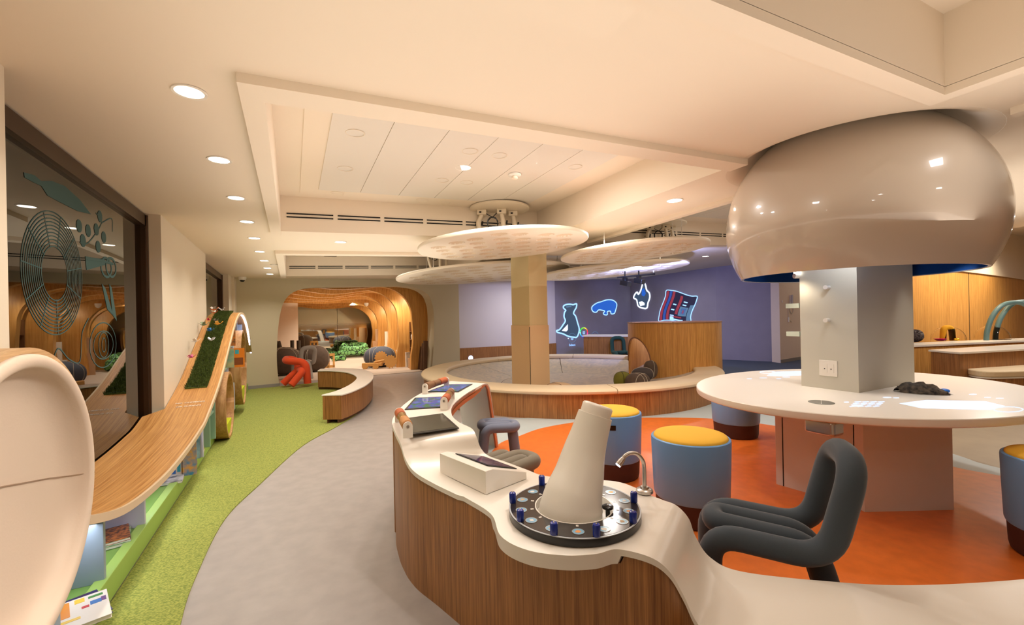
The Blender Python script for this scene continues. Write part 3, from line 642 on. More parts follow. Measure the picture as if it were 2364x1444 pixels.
# ---------------------------------------------------------------- books
def coverm(c1, c2, sc=9): return mat('cover_%s_%s' % ('_'.join(map(str, c1)), '_'.join(map(str, c2))), c1, .35, rgb2=c2, vscale=sc)
M_page = mat('book_pages', (232, 226, 212), .8)
def book(loc, w_, h_, t_, m, label, rz=0, tilt=0, group=None, flat=False, extra=None):
    """closed book: width w, height h, thickness t; spine at -x; stands upright, front cover facing -y"""
    t = thing('picture_book', loc, label, 'book', group)
    c = MB(); c.box(0, w_, -t_, -t_ + .003, 0, h_); c.box(0, w_, -.003, 0, 0, h_); c.box(-.002, .004, -t_, 0, 0, h_)
    o = c.build('cover', m, origin=Vector((0, 0, 0))); o.parent = t
    o = MB().box(.004, w_ - .005, -t_ + .003, -.003, .004, h_ - .004).build('pages', M_page, origin=Vector((0, 0, 0))); o.parent = t
    if extra:
        for (x0, x1, z0, z1, mm) in extra:
            o = MB().box(x0 * w_, x1 * w_, -t_ - .001, -t_, z0 * h_, z1 * h_).build('cover_picture', mm, origin=Vector((0, 0, 0))); o.parent = t
    t.rotation_euler = (math.radians(-90) if flat else tilt, 0, rz) if flat is not True else (math.radians(90), 0, rz)
    if flat: t.rotation_euler = (math.radians(-90), 0, rz)
    return t
PZ = .127
M_r, M_o, M_b, M_w, M_k = mat('ink_red', (206, 44, 40), .4), mat('ink_orange', (236, 150, 40), .4), mat('ink_blue', (60, 120, 200), .4), mat('ink_white', (238, 236, 230), .4), mat('ink_black', (20, 20, 22), .4)
M_pu, M_y, M_gn, M_tl = mat('ink_purple', (110, 60, 130), .4), mat('ink_yellow', (244, 208, 60), .4), mat('ink_green', (70, 140, 60), .4), mat('ink_teal', (60, 170, 190), .4)
# flat pile, bottom left
def flatbook(c, w_, h_, t_, m, label, rz, extra=()):
    t = thing('picture_book', c, label, 'book', None, rz)
    o = MB().box(-w_ / 2, w_ / 2, -h_ / 2, h_ / 2, 0, t_).build('pages', M_page, origin=Vector((0, 0, 0))); o.parent = t
    o = MB().box(-w_ / 2 - .003, w_ / 2 + .003, -h_ / 2 - .002, h_ / 2 + .002, t_, t_ + .003).box(-w_ / 2 - .003, w_ / 2 + .003, -h_ / 2 - .002, h_ / 2 + .002, -.002, .0).box(-w_ / 2 - .006, -w_ / 2 - .003, -h_ / 2 - .002, h_ / 2 + .002, -.002, t_ + .003).build('cover', m, origin=Vector((0, 0, 0))); o.parent = t
    for (x0, x1, y0, y1, mm) in extra:
        o = MB().box(x0 * w_, x1 * w_, y0 * h_, y1 * h_, t_ + .003, t_ + .004).build('cover_picture', mm, origin=Vector((0, 0, 0))); o.parent = t
    return t
b0 = P(178, 1408, .16)
flatbook((b0.x - .02, b0.y + .02, PZ + .004), .20, .25, .012, coverm((30, 40, 120), (60, 30, 70)), 'navy blue picture book under the white one, bottom left', .5)
wb = flatbook((b0.x + .01, b0.y - .035, PZ + .024), .20, .25, .012, mat('cover_white', (240, 234, 226), .35), 'white picture book with colourful shapes lying on the plinth, bottom left', .35,
         [(-.5, -.1, -.1, .46, M_o), (-.02, .14, .3, .46, M_y), (.2, .44, .34, .42, M_gn), (.22, .4, .08, .22, M_b), (.4, .48, .1, .26, M_pu), (.08, .2, .04, .12, M_r), (-.3, .05, -.28, -.2, M_y)])
c1 = P(258, 1243, .15)
flatbook((c1.x, c1.y + .01, PZ + .003), .16, .24, .014, coverm((190, 200, 180), (70, 130, 70), 40), 'pale green patterned book lying flat behind the near upright, lower of two', .25)
flatbook((c1.x - .005, c1.y + .02, PZ + .022), .15, .23, .012, coverm((60, 40, 40), (200, 120, 60), 50), 'dark brown illustrated book lying flat behind the near upright, upper of two', .3)
c2 = P(400, 1103, .14)
flatbook((c2.x - .03, c2.y - .02, PZ + .003), .2, .26, .012, coverm((40, 38, 44), (220, 220, 225), 14), 'black and white picture book lying open side down by the lilac upright', .1)
c3 = P(433, 1075, .15)
flatbook((c3.x + .0, c3.y, PZ + .003), .13, .2, .02, coverm((180, 40, 50), (60, 60, 140), 30), 'red and blue book lying flat below the grey-green one', .15)
# face-out and standing books under the slide
def stand(y, x0, w_, h_, t_, m, label, z=PZ, extra=None, tilt=0):
    return book((x0, y, z), w_, h_, t_, m, label, 0, tilt, None, False, extra)
stand(4.50, -1.04, .19, .26, .012, mat('cover_cream', (226, 214, 196), .5), 'cream book cover with a blue scissors drawing facing out, under the low slide', extra=[(.3, .8, .1, .22, M_b), (.1, .95, .02, .06, M_k), (.85, .97, .15, .8, M_tl)])
stand(4.50, -.845, .10, .28, .02, coverm((236, 170, 60), (70, 140, 190), 22), 'orange, yellow and blue spined book standing at the plinth edge')
stand(5.0, -1.02, .22, .33, .014, coverm((60, 84, 76), (140, 164, 160), 9), 'large grey-green misty picture book facing out beside the slide', tilt=-.08)
flatbook((-.87, 5.2, PZ + .003), .13, .16, .02, coverm((150, 170, 60), (220, 200, 120), 20), 'olive book lying flat, bottom of the small pile by the ring nook', .05)
flatbook((-.87, 5.21, PZ + .03), .12, .15, .012, coverm((200, 90, 40), (230, 150, 70), 20), 'orange book lying on the small pile by the ring nook', .1)
cols = [((52, 70, 150), (90, 110, 190)), ((236, 140, 40), (240, 180, 90)), ((200, 60, 50), (240, 220, 200)), ((60, 150, 160), (120, 190, 200)), ((230, 220, 90), (200, 120, 60)), ((120, 60, 120), (60, 60, 140)), ((40, 110, 70), (170, 200, 120)), ((240, 236, 226), (200, 200, 210)), ((170, 40, 60), (60, 40, 60))]
cn = ['dark blue', 'orange', 'red and white', 'teal', 'yellow', 'purple', 'green', 'white', 'maroon']
def row(y0, n, z, x1, hs, where, seed, gap=.004, xw=.15):
    rnd = random.Random(seed); y = y0
    for k in range(n):
        c = cols[(k * 4 + seed) % len(cols)]; t_ = rnd.uniform(.014, .03); h_ = rnd.uniform(*hs)
        t = thing('picture_book', (x1 - xw, y, z), '%s book standing %s' % (cn[(k * 4 + seed) % len(cols)], where), 'book', 'books standing ' + where)
        mm = coverm(c[0], c[1], 26)
        o = MB().box(0, xw, 0, .0025, 0, h_).box(0, xw, t_ - .0025, t_, 0, h_).box(xw - .003, xw, 0, t_, 0, h_).build('cover', mm, origin=Vector((0, 0, 0))); o.parent = t
        o = MB().box(.004, xw - .003, .0025, t_ - .0025, .003, h_ - .004).build('pages', M_page, origin=Vector((0, 0, 0))); o.parent = t
        y += t_ + gap
row(5.44, 6, .127, -.82, (.2, .28), 'on the bottom shelf just before the ring nook', 1)
row(5.44, 5, .644, -.83, (.1, .13), 'on the upper shelf just before the ring nook', 3, xw=.12)
row(8.1, 6, .127, -.82, (.18, .23), 'on the bottom shelf at the arch end', 2)
row(8.82, 9, .423, -.82, (.16, .21), 'on the second shelf at the arch end', 5)
row(8.82, 9, .683, -.82, (.16, .21), 'on the third shelf at the arch end', 7)
row(8.6, 5, .945, -.82, (.16, .2), 'on the fourth shelf at the arch end', 4)
row(6.95, 7, .803, -.9, (.18, .22), 'on the middle shelf left of the tall oval nook', 6)
stand(7.05, -.98, .2, .27, .012, mat('cover_sheet', (232, 224, 214), .5), 'white book with fine red lettering facing out on the top shelf', 1.074, [(.1, .9, .8, .86, M_r), (.1, .6, .1, .12, M_k)])
stand(7.3, -.85, .12, .24, .014, coverm((120, 90, 60), (220, 130, 50), 24), 'brown and orange book facing out beside the oval nook', 1.074)
stand(6.9, -.83, .12, .25, .012, mat('cover_sunset', (214, 190, 120), .4, rgb2=(90, 160, 150), vscale=6), 'sunset-coloured book facing out on the middle shelf', .80)
stand(7.02, -.77, .17, .26, .012, mat('cover_orange', (226, 130, 34), .4), 'orange book with dark figures hanging in front of the oval nook', .79, [(.35, .62, .7, .92, M_tl), (.2, .9, .12, .5, mat('ink_brown', (130, 70, 30), .5))])
stand(6.75, -1.0, .12, .2, .012, mat('cover_white2', (236, 236, 232), .4), 'plain white book facing out at the left of the middle shelf', .80)
# dome camera on the ceiling corner
p = PC(562, 643) ; p.y -= .25; p.z = CZ(p.x, p.y)
t = thing('security_camera', p, 'small white dome security camera on the ceiling at the arch wall corner', 'security camera')
MB().lathe([(.075, 0), (.075, -.03), (.06, -.06), (.05, -.062)], p, 24).build('housing', M_white, t, smooth=True)
MB().lathe([(.045, -.055), (.044, -.075), (.03, -.095), (0, -.102)], p, 24).build('lens_dome', M_black, t, smooth=True)

# ---------------------------------------------------------------- printed drawings on the window glass
M_ink = mat('teal_print', (56, 88, 86), .8)
gx = -1.17 - .0335
def gl(px, py): return onX(px, py, gx)
def prints(name, label, paths, r=.004, fills=()):
    m_ = MB()
    for pth in paths: m_.tube([Vector((gx, p.y, p.z)) for p in pth], r, 4)
    for f in fills: m_.slab([Vector((gx, p.y, p.z)) for p in f], (.002, 0, 0))
    for v in m_.v: v.x = gx + (v.x - gx) * .12
    return m_.build(name, M_ink, label=label, cat='window print')
# wheel drawing
ctr = gl(128, 632); cy_, cz_ = ctr.y, ctr.z
ed = gl(187, 640); ry = abs(ed.y - cy_) ; rz_ = abs(gl(128, 492).z - cz_)
R1 = .5 * (ry + rz_) if False else None
pths = []
for k in range(11):
    f = 1 - k * .056
    pths.append([Vector((gx, cy_ + ry * 1.05 * f * math.cos(a), cz_ + rz_ * f * math.sin(a))) for a in [2 * math.pi * q / 48 for q in range(49)]])
for k in range(11):
    a = 2 * math.pi * k / 11 + .2
    pths.append([Vector((gx, cy_ + ry * 1.05 * f * math.cos(a), cz_ + rz_ * f * math.sin(a))) for f in (.42, 1)])
prints('window_drawing', 'large teal line drawing of a round ribbed wheel printed on the window', pths, .003)
bl = [gl(*q) for q in [(55, 398), (80, 405), (95, 418), (120, 418), (150, 430), (185, 462), (210, 495), (180, 488), (140, 468), (110, 452), (96, 430), (75, 420), (57, 410)]]
prints('window_drawing', 'teal trowel-like blade printed at the top of the window', [], .004, [bl])
lv = []
for (x, y) in [(183, 522), (204, 533), (192, 556), (223, 530), (240, 548), (227, 570), (231, 500)]:
    c_ = gl(x, y); lv.append([Vector((gx, c_.y + .042 * math.cos(a), c_.z + .042 * math.sin(a))) for a in [2 * math.pi * q / 12 for q in range(12)]])
prints('window_drawing', 'teal leafy sprig printed on the window right of the wheel', [smoothpts([gl(*q) for q in [(222, 492), (235, 515), (205, 560), (185, 560)]], 4), smoothpts([gl(*q) for q in [(235, 515), (258, 505), (260, 535)]], 4)], .004, lv)
prints('window_drawing', 'teal scissor-like tool printed on the window', [[gl(198 + 3, 600), gl(240, 604), gl(262, 610)]] + [[Vector((gx, gl(x, 618).y + .1 * math.cos(a), gl(x, 618).z + .07 * math.sin(a))) for a in [2 * math.pi * q / 16 for q in range(17)]] for x in (246, 257)], .009, [[gl(*q) for q in [(197, 592), (243, 600), (243, 612), (200, 624)]]])
prints('window_drawing', 'teal pair of pointed blades printed on the window', [], .004, [[gl(*q) for q in [(235, 655), (243, 665), (262, 730), (248, 715)]], [gl(*q) for q in [(252, 655), (258, 665), (270, 742), (260, 728)]]])
eye = [[Vector((gx, gl(240, 797).y + a_ * math.cos(t), gl(240, 797).z + b_ * math.sin(t))) for t in [2 * math.pi * q / 24 for q in range(25)]] for a_, b_ in ((.24, .16), (.18, .10), (.09, .09), (.035, .05))]
prints('window_drawing', 'thin teal drawing of an eye-shaped form low on the window', eye + [smoothpts([gl(*q) for q in [(120, 845), (135, 805), (160, 830), (185, 835), (190, 770), (205, 735)]], 5)], .004)
# ---------------------------------------------------------------- round seating well
RC = Vector((4.85, 7.22, 0)); RO = 2.83; RI = 2.36
well = thing('seating_well', RC, 'large round bamboo-clad seating well with a cream cushion rim', 'seating')
A0, A1 = math.radians(20), math.radians(20 + 327)           # open where the wooden drum stands
def arc(r, z, a0=A0, a1=A1, n=120): return [Vector((RC.x + r * math.cos(a0 + (a1 - a0) * k / n), RC.y + r * math.sin(a0 + (a1 - a0) * k / n), z)) for k in range(n + 1)]
MB().shell([arc(RO - .05, .0), arc(RO - .05, .345)], lambda i, k: (RC - arc(1, 0)[k]).to_3d() * .03 if False else Vector((RC.x - arc(RO, 0)[k].x, RC.y - arc(RO, 0)[k].y, 0)) * .012).build('outer_panel', M_bamboo, well, smooth=40) if False else None
def ringstrip(profile, a0=A0, a1=A1, n=120, capend=True):
    m_ = MB(); rows = []
    for k in range(n + 1):
        a = a0 + (a1 - a0) * k / n
        rows.append([Vector((RC.x + r * math.cos(a), RC.y + r * math.sin(a), z)) for r, z in profile])
    m_.grid(rows, True)
    if capend: q = len(profile); m_.f.append(tuple(range(q))); o = len(m_.v) - q; m_.f.append(tuple(range(o + q - 1, o - 1, -1)))
    return m_
ringstrip([(RO - .09, 0.0), (RO - .045, 0.0), (RO - .045, .35), (RO - .09, .35)]).build('outer_panel', M_bamboo, well, smooth=40)
MB().lathe([(.1, .06), (RO - .1, .06), (RO - .1, .08), (.1, .08)], RC, 64).build('well_floor', M_bamboo, well)
cushp = [(RI, .335), (RO - .02, .335), (RO, .35), (RO + .005, .375), (RO - .01, .395), (RO - .05, .405), (RI + .04, .405), (RI + .01, .398), (RI - .005, .38), (RI - .005, .35)]
M_cush = mat('cream_cushion', (226, 206, 172), .55, bump=.05, bscale=30)
seg = [20, 52, 100, 150, 205, 250, 296, 347]
for a, b in zip(seg, seg[1:]):
    ringstrip(cushp, math.radians(a + .12), math.radians(b - .12), max(8, (b - a) // 2)).build('rim_cushion', M_cush, well, smooth=40)
# sloping inner upholstery
M_caustic = mat('upholstery_light_ripples', (214, 200, 180), .6, rgb2=(190, 182, 172), vscale=3)  # wavy tone paints the projected light ripples into the upholstery colour
nt = M_caustic.node_tree
for n_ in nt.nodes:
    if n_.type == 'TEX_NOISE': n_.inputs['Distortion'].default_value = 2.5; n_.inputs['Scale'].default_value = 4.5
inn = [(RI - .02, .30), (RI - .03, .335), (RI + .05, .335), (RI + .05, .28)]
seg2 = [0, 60, 115, 175, 235, 290, 360]
for a, b in zip(seg2, seg2[1:]):
    ringstrip([(RI + .06, .33), (RI - .01, .33), (RI - .25, .26), (1.45, .12), (1.3, .10), (1.3, .085), (RI + .06, .085)], math.radians(a + .2), math.radians(b - .2), (b - a) // 2).build('inner_slope', M_caustic, well, smooth=30)
MB().lathe([(0, .081), (1.29, .081), (1.29, .10), (0, .10)], RC, 64).build('floor_pad', M_caustic, well, smooth=30)

# column rising out of the well
c0 = A(1222, 700, 6.95)
colx0, coly0 = c0.x, c0.y
lx = onX(1181, 700, colx0).y - coly0; ly = onY(1263.5, 700, coly0).x - colx0
MB().prism([(colx0, coly0), (colx0 + ly, coly0), (colx0 + ly, coly0 + lx), (colx0, coly0 + lx)], 0, cz(.4)).build('wall_column', mat('column_paint', (214, 196, 150), .7), **ST)
zc_ = A(1222, 752, 6.95).z; e = .012
m_ = MB(); m_.prism([(colx0 - e, coly0 - e), (colx0 + ly + e, coly0 - e), (colx0 + ly + e, coly0 + lx + e), (colx0 - e, coly0 + lx + e)], .06, zc_)
t = m_.build('column_casing', mat('column_casing_paint', (222, 190, 146), .6), label='boxed casing round the foot of the column in the seating well', cat='column casing')
MB().box(colx0 - e - .003, colx0 - e + .004, coly0 - e - .003, coly0 - e + .004, .3, zc_ - .02).build('corner_groove', M_dark, t)

# wooden drum
dr = Vector((0, 0, 0)); d_c = A(1554, 760, 8.95); DRC = Vector((d_c.x, d_c.y, 0)); DRR = .905; ZD = 1.225
drum = thing('bamboo_drum', DRC, 'tall bamboo drum with an arched opening at the right of the seating well', 'playhouse')
tocam = math.atan2(-DRC.y, -DRC.x)
# opening centre: direction of px 1474
def angpx(px, py):
    best = None
    for k in range(-900, 901):
        a = tocam + k / 900 * 1.6; x = DRC.x + DRR * math.cos(a); y = DRC.y + DRR * math.sin(a)
        lat = x * CU - y * SV; ah = x * SV + y * CU; u, v = ray(px, py)
        e_ = abs(lat / ah - u / F)
        if best is None or e_ < best[0]: best = (e_, a)
    return best[1]
aL, aR = angpx(1453, 800), angpx(1503, 850)
if abs(aL - tocam) < .2: aL = tocam - 1.4
sgn = 1 if aR > aL else -1
ac = aL + sgn * 0.0; 
half = .42 / DRR
mid = aR - sgn * half; n = 240
def wall_pts(rad):
    lo, hi = [], []
    for k in range(n + 1):
        a = tocam - math.pi + 2 * math.pi * k / n; s_ = (a - mid) / half; zb = 0.02
        if abs(s_) < 1: zb = .44 + .50 * math.sqrt(max(0, 1 - s_ * s_))
        lo.append(Vector((DRC.x + rad * math.cos(a), DRC.y + rad * math.sin(a), zb))); hi.append(Vector((DRC.x + rad * math.cos(a), DRC.y + rad * math.sin(a), ZD)))
    return lo, hi
lo, hi = wall_pts(DRR)
m_ = MB(); m_.shell([lo, hi], lambda i, k: Vector((DRC.x - hi[k].x, DRC.y - hi[k].y, 0)) * .04); m_.build('drum_wall', M_bamboo_r, drum, smooth=40)
MB().lathe([(DRR - .045, ZD), (DRR + .012, ZD), (DRR + .012, ZD + .018), (DRR - .045, ZD + .018)], DRC, 96, close=True).build('top_rim', mat('rim_brown', (156, 116, 84), .5), drum, smooth=40)
rimp = [Vector((DRC.x + (DRR + .004) * math.cos(mid + half * math.cos(t)), DRC.y + (DRR + .004) * math.sin(mid + half * math.cos(t)), .44 + .50 * math.sin(t))) for t in [math.pi * k / 40 for k in range(41)]]
MB().tube(rimp, .013, 6).build('opening_edge', mat('edge_brown', (140, 92, 50), .5), drum, smooth=True)

# stone-like cushions in the well
def stone(p, rx, ry, rz, m, label, rot=0, lines=2, lm=None, cat='floor cushion', name='stone_cushion', tilt=0, group=None):
    t = thing(name, (p[0], p[1], p[2]), label, cat, group, rot)
    M_ = Matrix.Rotation(tilt, 3, 'Y')
    b = MB().ball((0, 0, rz), rx, ry, rz, e=.85, M=M_); o = b.build('cushion_body', m, origin=Vector((0, 0, 0)), smooth=True); o.parent = t; body_ = o
    rnd = random.Random(int(rx * 1000 + ry * 77))
    for k in range(lines):
        th = rnd.uniform(-.5, .5); off = rnd.uniform(-.4, .5); s_ = math.sqrt(1 - off * off); pth = []
        for q in range(40):
            a = 2 * math.pi * q / 40; v = Vector((off, s_ * math.cos(a), s_ * math.sin(a))) ; v = Matrix.Rotation(th + k * 1.1, 3, 'Z') @ v
            sg = lambda x, p_: math.copysign(abs(x) ** p_, x)
            lt = math.asin(max(-1, min(1, v.z))); lo_ = math.atan2(v.y, v.x)
            pth.append(M_ @ Vector((rx * 1.004 * sg(math.cos(lt), .85) * sg(math.cos(lo_), .85), ry * 1.004 * sg(math.cos(lt), .85) * sg(math.sin(lo_), .85), rz * 1.004 * sg(math.sin(lt), .85))) + Vector((0, 0, rz)))
        o = MB().tube(pth, .0045 if rx < .5 else .006, 5, closed=True).build('pattern_line', lm or M_line, origin=Vector((0, 0, 0)), smooth=True); o.parent = body_
    return t
M_line = mat('pale_line', (196, 184, 164), .7)
M_stone_br = mat('brown_felt', (88, 72, 60), .9, bump=.1, var=.1, vscale=12); M_stone_dk = mat('charcoal_felt', (70, 62, 60), .9, bump=.1)
M_stone_gr = mat('slate_felt', (78, 78, 84), .9, bump=.1)
def inwell(px, py, d): p = A(px, py, d); return p
p = A(1437, 884, 7.6); stone((p.x, p.y, .105), .15, .14, .15, mat('moss_felt', (118, 116, 40), .9), 'round moss-green ball cushion beside the wooden drum', 0, 2, mat('dark_line', (50, 52, 24), .8))
p = A(1472, 884, 7.4); stone((p.x, p.y, .105), .24, .2, .15, M_stone_br, 'brown stone-shaped cushion in front of the drum opening', .5, 3)
p = A(1484, 872, 7.85); stone((p.x, p.y, .20), .22, .17, .12, M_stone_dk, 'dark stone-shaped cushion leaning behind the brown one', .2, 2)
p = A(1502, 866, 8.1); stone((p.x, p.y, .20), .13, .12, .17, M_stone_br, 'small upright brown cushion inside the drum opening', .2, 1)
p = A(1308, 884, 7.15); stone((p.x, p.y, .105), .17, .14, .06, M_stone_dk, 'flat dark cushion half hidden behind the front rim', .2, 1)
p = A(1290, 884, 6.75); stone((p.x, p.y, .105), .26, .22, .13, mat('sand_felt', (200, 170, 134), .9), 'sand-coloured stone cushion right of the column casing', .4, 2, mat('brown_line', (120, 90, 66), .8))

# ---------------------------------------------------------------- hanging discs
M_disc = mat('disc_plaster', (236, 224, 204), .6)
M_dimple_shade = mat('disc_dimple_shade', (222, 204, 178), .8)  # darker tan puts the shade of the hollows into the colour
def disc(cx_, cy2, hw, zr, label, rod=True, seed=1, nd=60, tilt=(0, 0), mount=None, d=None):
    """px of the centre, half width in px, height z"""
    u, v = ray(cx_, cy2); k = (H - zr) / v; c = Wc(u * k, F * k, zr); dd = F * k; r = hw * dd / F / math.sqrt(1 + (u / F) ** 2) * 1.0
    t = thing('hanging_disc', c, label, 'ceiling panel', 'round white acoustic discs under the ceiling')
    ux, uy = .062 * CU, -.062 * SV                           # same fall as the ceiling
    pts = []; rnd = random.Random(seed); gap = r * .27
    for i in range(-8, 9):
        for j in range(-8, 9):
            x = (i + (j % 2) * .5) * gap + rnd.uniform(-.05, .05) * r * .6; y = j * gap * .87 + rnd.uniform(-.04, .04) * r * .6
            if math.hypot(x, y) < r * .88: pts.append((x, y))
        th = .05; cell = gap; look = {}
    for q_ in pts: look.setdefault((int(q_[0] // cell), int(q_[1] // cell)), []).append(q_)
    rd_ = r * .086
    def dep(x, y):
        ci, cj = int(x // cell), int(y // cell); best = 9
        for i in (-1, 0, 1):
            for j in (-1, 0, 1):
                for q_ in look.get((ci + i, cj + j), ()):
                    d_ = (x - q_[0]) ** 2 + (y - q_[1]) ** 2
                    if d_ < best: best = d_
        d_ = math.sqrt(best) / rd_
        return .038 * math.sqrt(1 - d_ ** 2) if d_ < 1 else 0
    b = MB(); NR_, NA = 110, 300; rows = []
    for i in range(NR_ + 1):
        rr = (r - .012) * (i / NR_) ** .8 + 1e-4; row_ = []
        for k in range(NA):
            a = 2 * math.pi * k / NA; x, y = rr * math.cos(a), rr * math.sin(a); row_.append((x, y, dep(x, y)))
        rows.append(row_)
    for rr, zz in ((r - .004, .003), (r, .012), (r, th - .012), (r - .012, th), (1e-4, th)): rows.append([(rr * math.cos(2 * math.pi * k / NA), rr * math.sin(2 * math.pi * k / NA), zz) for k in range(NA)])
    b.grid(rows, True)
    b.v = [Vector((v_.x, v_.y, v_.z + ux * v_.x + uy * v_.y)) + c for v_ in b.v]
    dp_ = b.build('disc_panel', [M_disc, M_dimple_shade], t, smooth=50)
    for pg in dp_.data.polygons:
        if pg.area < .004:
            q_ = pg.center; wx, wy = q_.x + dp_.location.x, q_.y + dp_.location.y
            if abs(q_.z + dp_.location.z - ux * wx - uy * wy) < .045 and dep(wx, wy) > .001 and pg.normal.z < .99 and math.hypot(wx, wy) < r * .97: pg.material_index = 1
    for k, (la, fa) in enumerate(((-.72, .25), (.66, .25), (-.5, -.5), (.5, -.5))[:2 if seed == 1 else 4]):
        q_ = c + Lx * (la * r) + Fw * (fa * r); x, y = q_.x, q_.y
        MB().tube([(x, y, c.z + th - .02), (x, y, CZ(x, y) + RD if any(q[0] < x < q[1] and q[2] < y < q[3] for q in RECS) else CZ(x, y))], .005, 6).tube([(x, y, c.z + th - .03), (x, y, c.z + th + .07)], .011, 8).build('hanger_rod', M_white, t, smooth=True)
    return t, c, r
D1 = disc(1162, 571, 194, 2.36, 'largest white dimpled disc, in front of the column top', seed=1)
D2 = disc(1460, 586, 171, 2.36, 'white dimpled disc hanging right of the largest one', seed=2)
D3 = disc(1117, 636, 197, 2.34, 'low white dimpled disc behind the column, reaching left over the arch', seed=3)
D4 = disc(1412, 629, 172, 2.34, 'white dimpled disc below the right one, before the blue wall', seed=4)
# camera rig over the discs
M_arm = mat('ivory_arm', (228, 214, 190), .45)
def rig(p, s, label, plate=True):
    t = thing('projector_mount', p, label, 'ceiling mount', 'jointed ceiling mounts above the discs')
    if plate: MB().lathe([(0, 0), (.40 * s, 0), (.42 * s, .012), (.42 * s, .03), (.40 * s, .04), (0, .04)], p + Vector((0, 0, -.07)), 64).build('mount_plate', M_arm, t, smooth=40)
    MB().lathe([(0, 0), (.2 * s, 0), (.2 * s, .05), (0, .05)], p + Vector((0, 0, -.05)), 32).build('plate_spacer', M_dark, t)
    lat = Lx; z0 = -.07
    for k, (a, f) in enumerate(((-.25, -.02), (.03, -.05), (.19, .08))):
        b = p + lat * (a * s) + Fw * (f * s) + Vector((0, 0, z0))
        MB().obox(b + Vector((0, 0, -.07 * s)), .13 * s, .10 * s, .07 * s, -.47).build('bracket', M_arm, t, bevel=.006)
        MB().obox(b - Fw * .052 * s + Vector((-.02 * s, 0, -.05 * s)), .03 * s, .004, .02 * s, -.47).build('socket', M_dark, t)
        bend = (-.06 if k == 0 else .02) * s
        pth = roundpath([b + Vector((0, 0, -.06 * s)), b + lat * bend + Vector((0, 0, -.18 * s)), b + lat * (bend + (.09 if k == 0 else 0) * s) + Vector((0, 0, -.50 * s))], .08 * s, 5)
        MB().tube(pth, [.03 * s] * 3 + [.036 * s] * (len(pth) - 3), 14).build('arm', M_arm, t, smooth=40)
        MB().tube([pth[-4] + lat * .05 * s, pth[-4] - lat * .05 * s], .008 * s, 8).tube([pth[-3] + lat * .045 * s, pth[-3] + lat * .055 * s + Vector((0, 0, .06 * s))], .012 * s, 8).build('clamp_bolt', M_black, t, smooth=True)
    cb = p + lat * (-.10 * s) - Fw * .05 + Vector((0, 0, z0 - .19 * s)); pt = []
    for q in range(60):
        a = 2 * math.pi * q / 20; rr = (.085 + .006 * math.sin(q * 1.7)) * s; pt.append(cb + lat * (rr * .85 * math.cos(a)) + Vector((0, 0, rr * math.sin(a))) + Fw * (q * .0006))
    MB().tube(pt, .0065 * s, 6).tube([cb + Vector((0, 0, .08 * s)), cb + lat * .04 * s + Vector((0, 0, .12 * s)), cb + lat * .09 * s + Vector((0, 0, .16 * s))], .006 * s, 6).tube([cb + Vector((0, 0, .08 * s)), cb - lat * .1 * s + Vector((0, 0, .14 * s))], .006 * s, 6).build('cable_coil', M_black, t, smooth=True)
    return t
p = PC(1153, 474, RD); rig(p, .98, 'white jointed mount with black cable coil above the largest disc')
p = PC(1530, 512, .33); rig(p, .92, 'jointed mount with cables above the right-hand disc')
p = A(1012, 588, 9.2); p.z = CZ(p.x, p.y) + RD; rig(p, .72, 'small jointed mount with cables above the low left disc', True)
# two black stage projectors before the blue wall
for k, (x, y) in enumerate(((1443, 652), (1475, 647))):
    p = A(x, y, 9.6); t = thing('wall_projector', p, ['left one of the two black projectors hanging before the blue wall', 'right one of the two black projectors hanging before the blue wall'][k], 'projector', 'black projectors')
    MB().obox(p + Vector((0, 0, -.08)), .16, .2, .11, .3, .25).build('housing', M_black, t, bevel=.01)
    MB().obox(p + Vector((0, 0, .0)), .12, .06, .1, .3).build('yoke', M_black, t)
    MB().tube([p + Vector((0, 0, .08)), (p.x, p.y, CZ(p.x, p.y))], .015, 8).build('drop_pole', M_black, t, smooth=True)
p = A(1475, 637, 9.6); q = A(1512, 632, 9.6)
MB().tube([A(1425, 641, 9.6), A(1512, 633, 9.6)], .018, 8).build('projector_rail', M_black, label='thin black rail carrying the two black projectors', cat='rail')
# ---------------------------------------------------------------- projected figures on the blue wall
M_p1 = emis('projected_light_blue', (150, 196, 255), 1.5); M_p2 = emis('projected_blue', (44, 108, 220), .75); M_p3 = emis('projected_dim', (92, 116, 150), .40)
M_p4 = emis('projected_white', (226, 236, 255), 1.6); M_pr = emis('projected_red', (190, 70, 90), .55); M_pb = emis('projected_royal', (60, 100, 200), .6); M_pn = emis('projected_navy', (50, 48, 86), .5); M_pg = emis('projected_greyblue', (110, 150, 190), .6)
def wpt(px, py, off=.01):
    if px < 1457: p = onY(px, py, YB - off); return p
    return onL(px, py, (XC - off, YB), (PW2.x - off, PW2.y))
def fig(label, outline, fill, line=M_p1, lw=1.3, extra=(), closed=True, name='projected_figure'):
    pts = smoothpts([Vector((x, y, 0)) for x, y in outline], 4, closed) if closed else smoothpts([Vector((x, y, 0)) for x, y in outline], 4)
    W3 = [wpt(p.x, p.y) for p in pts]; c = sum(W3, Vector()) / len(W3)
    t = thing(name, c, label, 'projected image')
    if fill: 
        m_ = MB(); m_.add([wpt(p.x, p.y, .004) for p in pts] + [wpt(p.x, p.y, .002) for p in pts], [tuple(range(len(pts)))]); m_.build('figure_fill', fill, t)
    d = (c - Vector((0, 0, H))).length / 1000 * lw
    MB().tube([wpt(p.x, p.y, .006) for p in pts], d, 5, closed=closed).build('glowing_outline', line, t)
    for o_, mm in extra:
        m_ = MB(); m_.add([wpt(x, y, .008) for x, y in o_], [tuple(range(len(o_)))]); m_.build('figure_patch', mm, t)
    return t
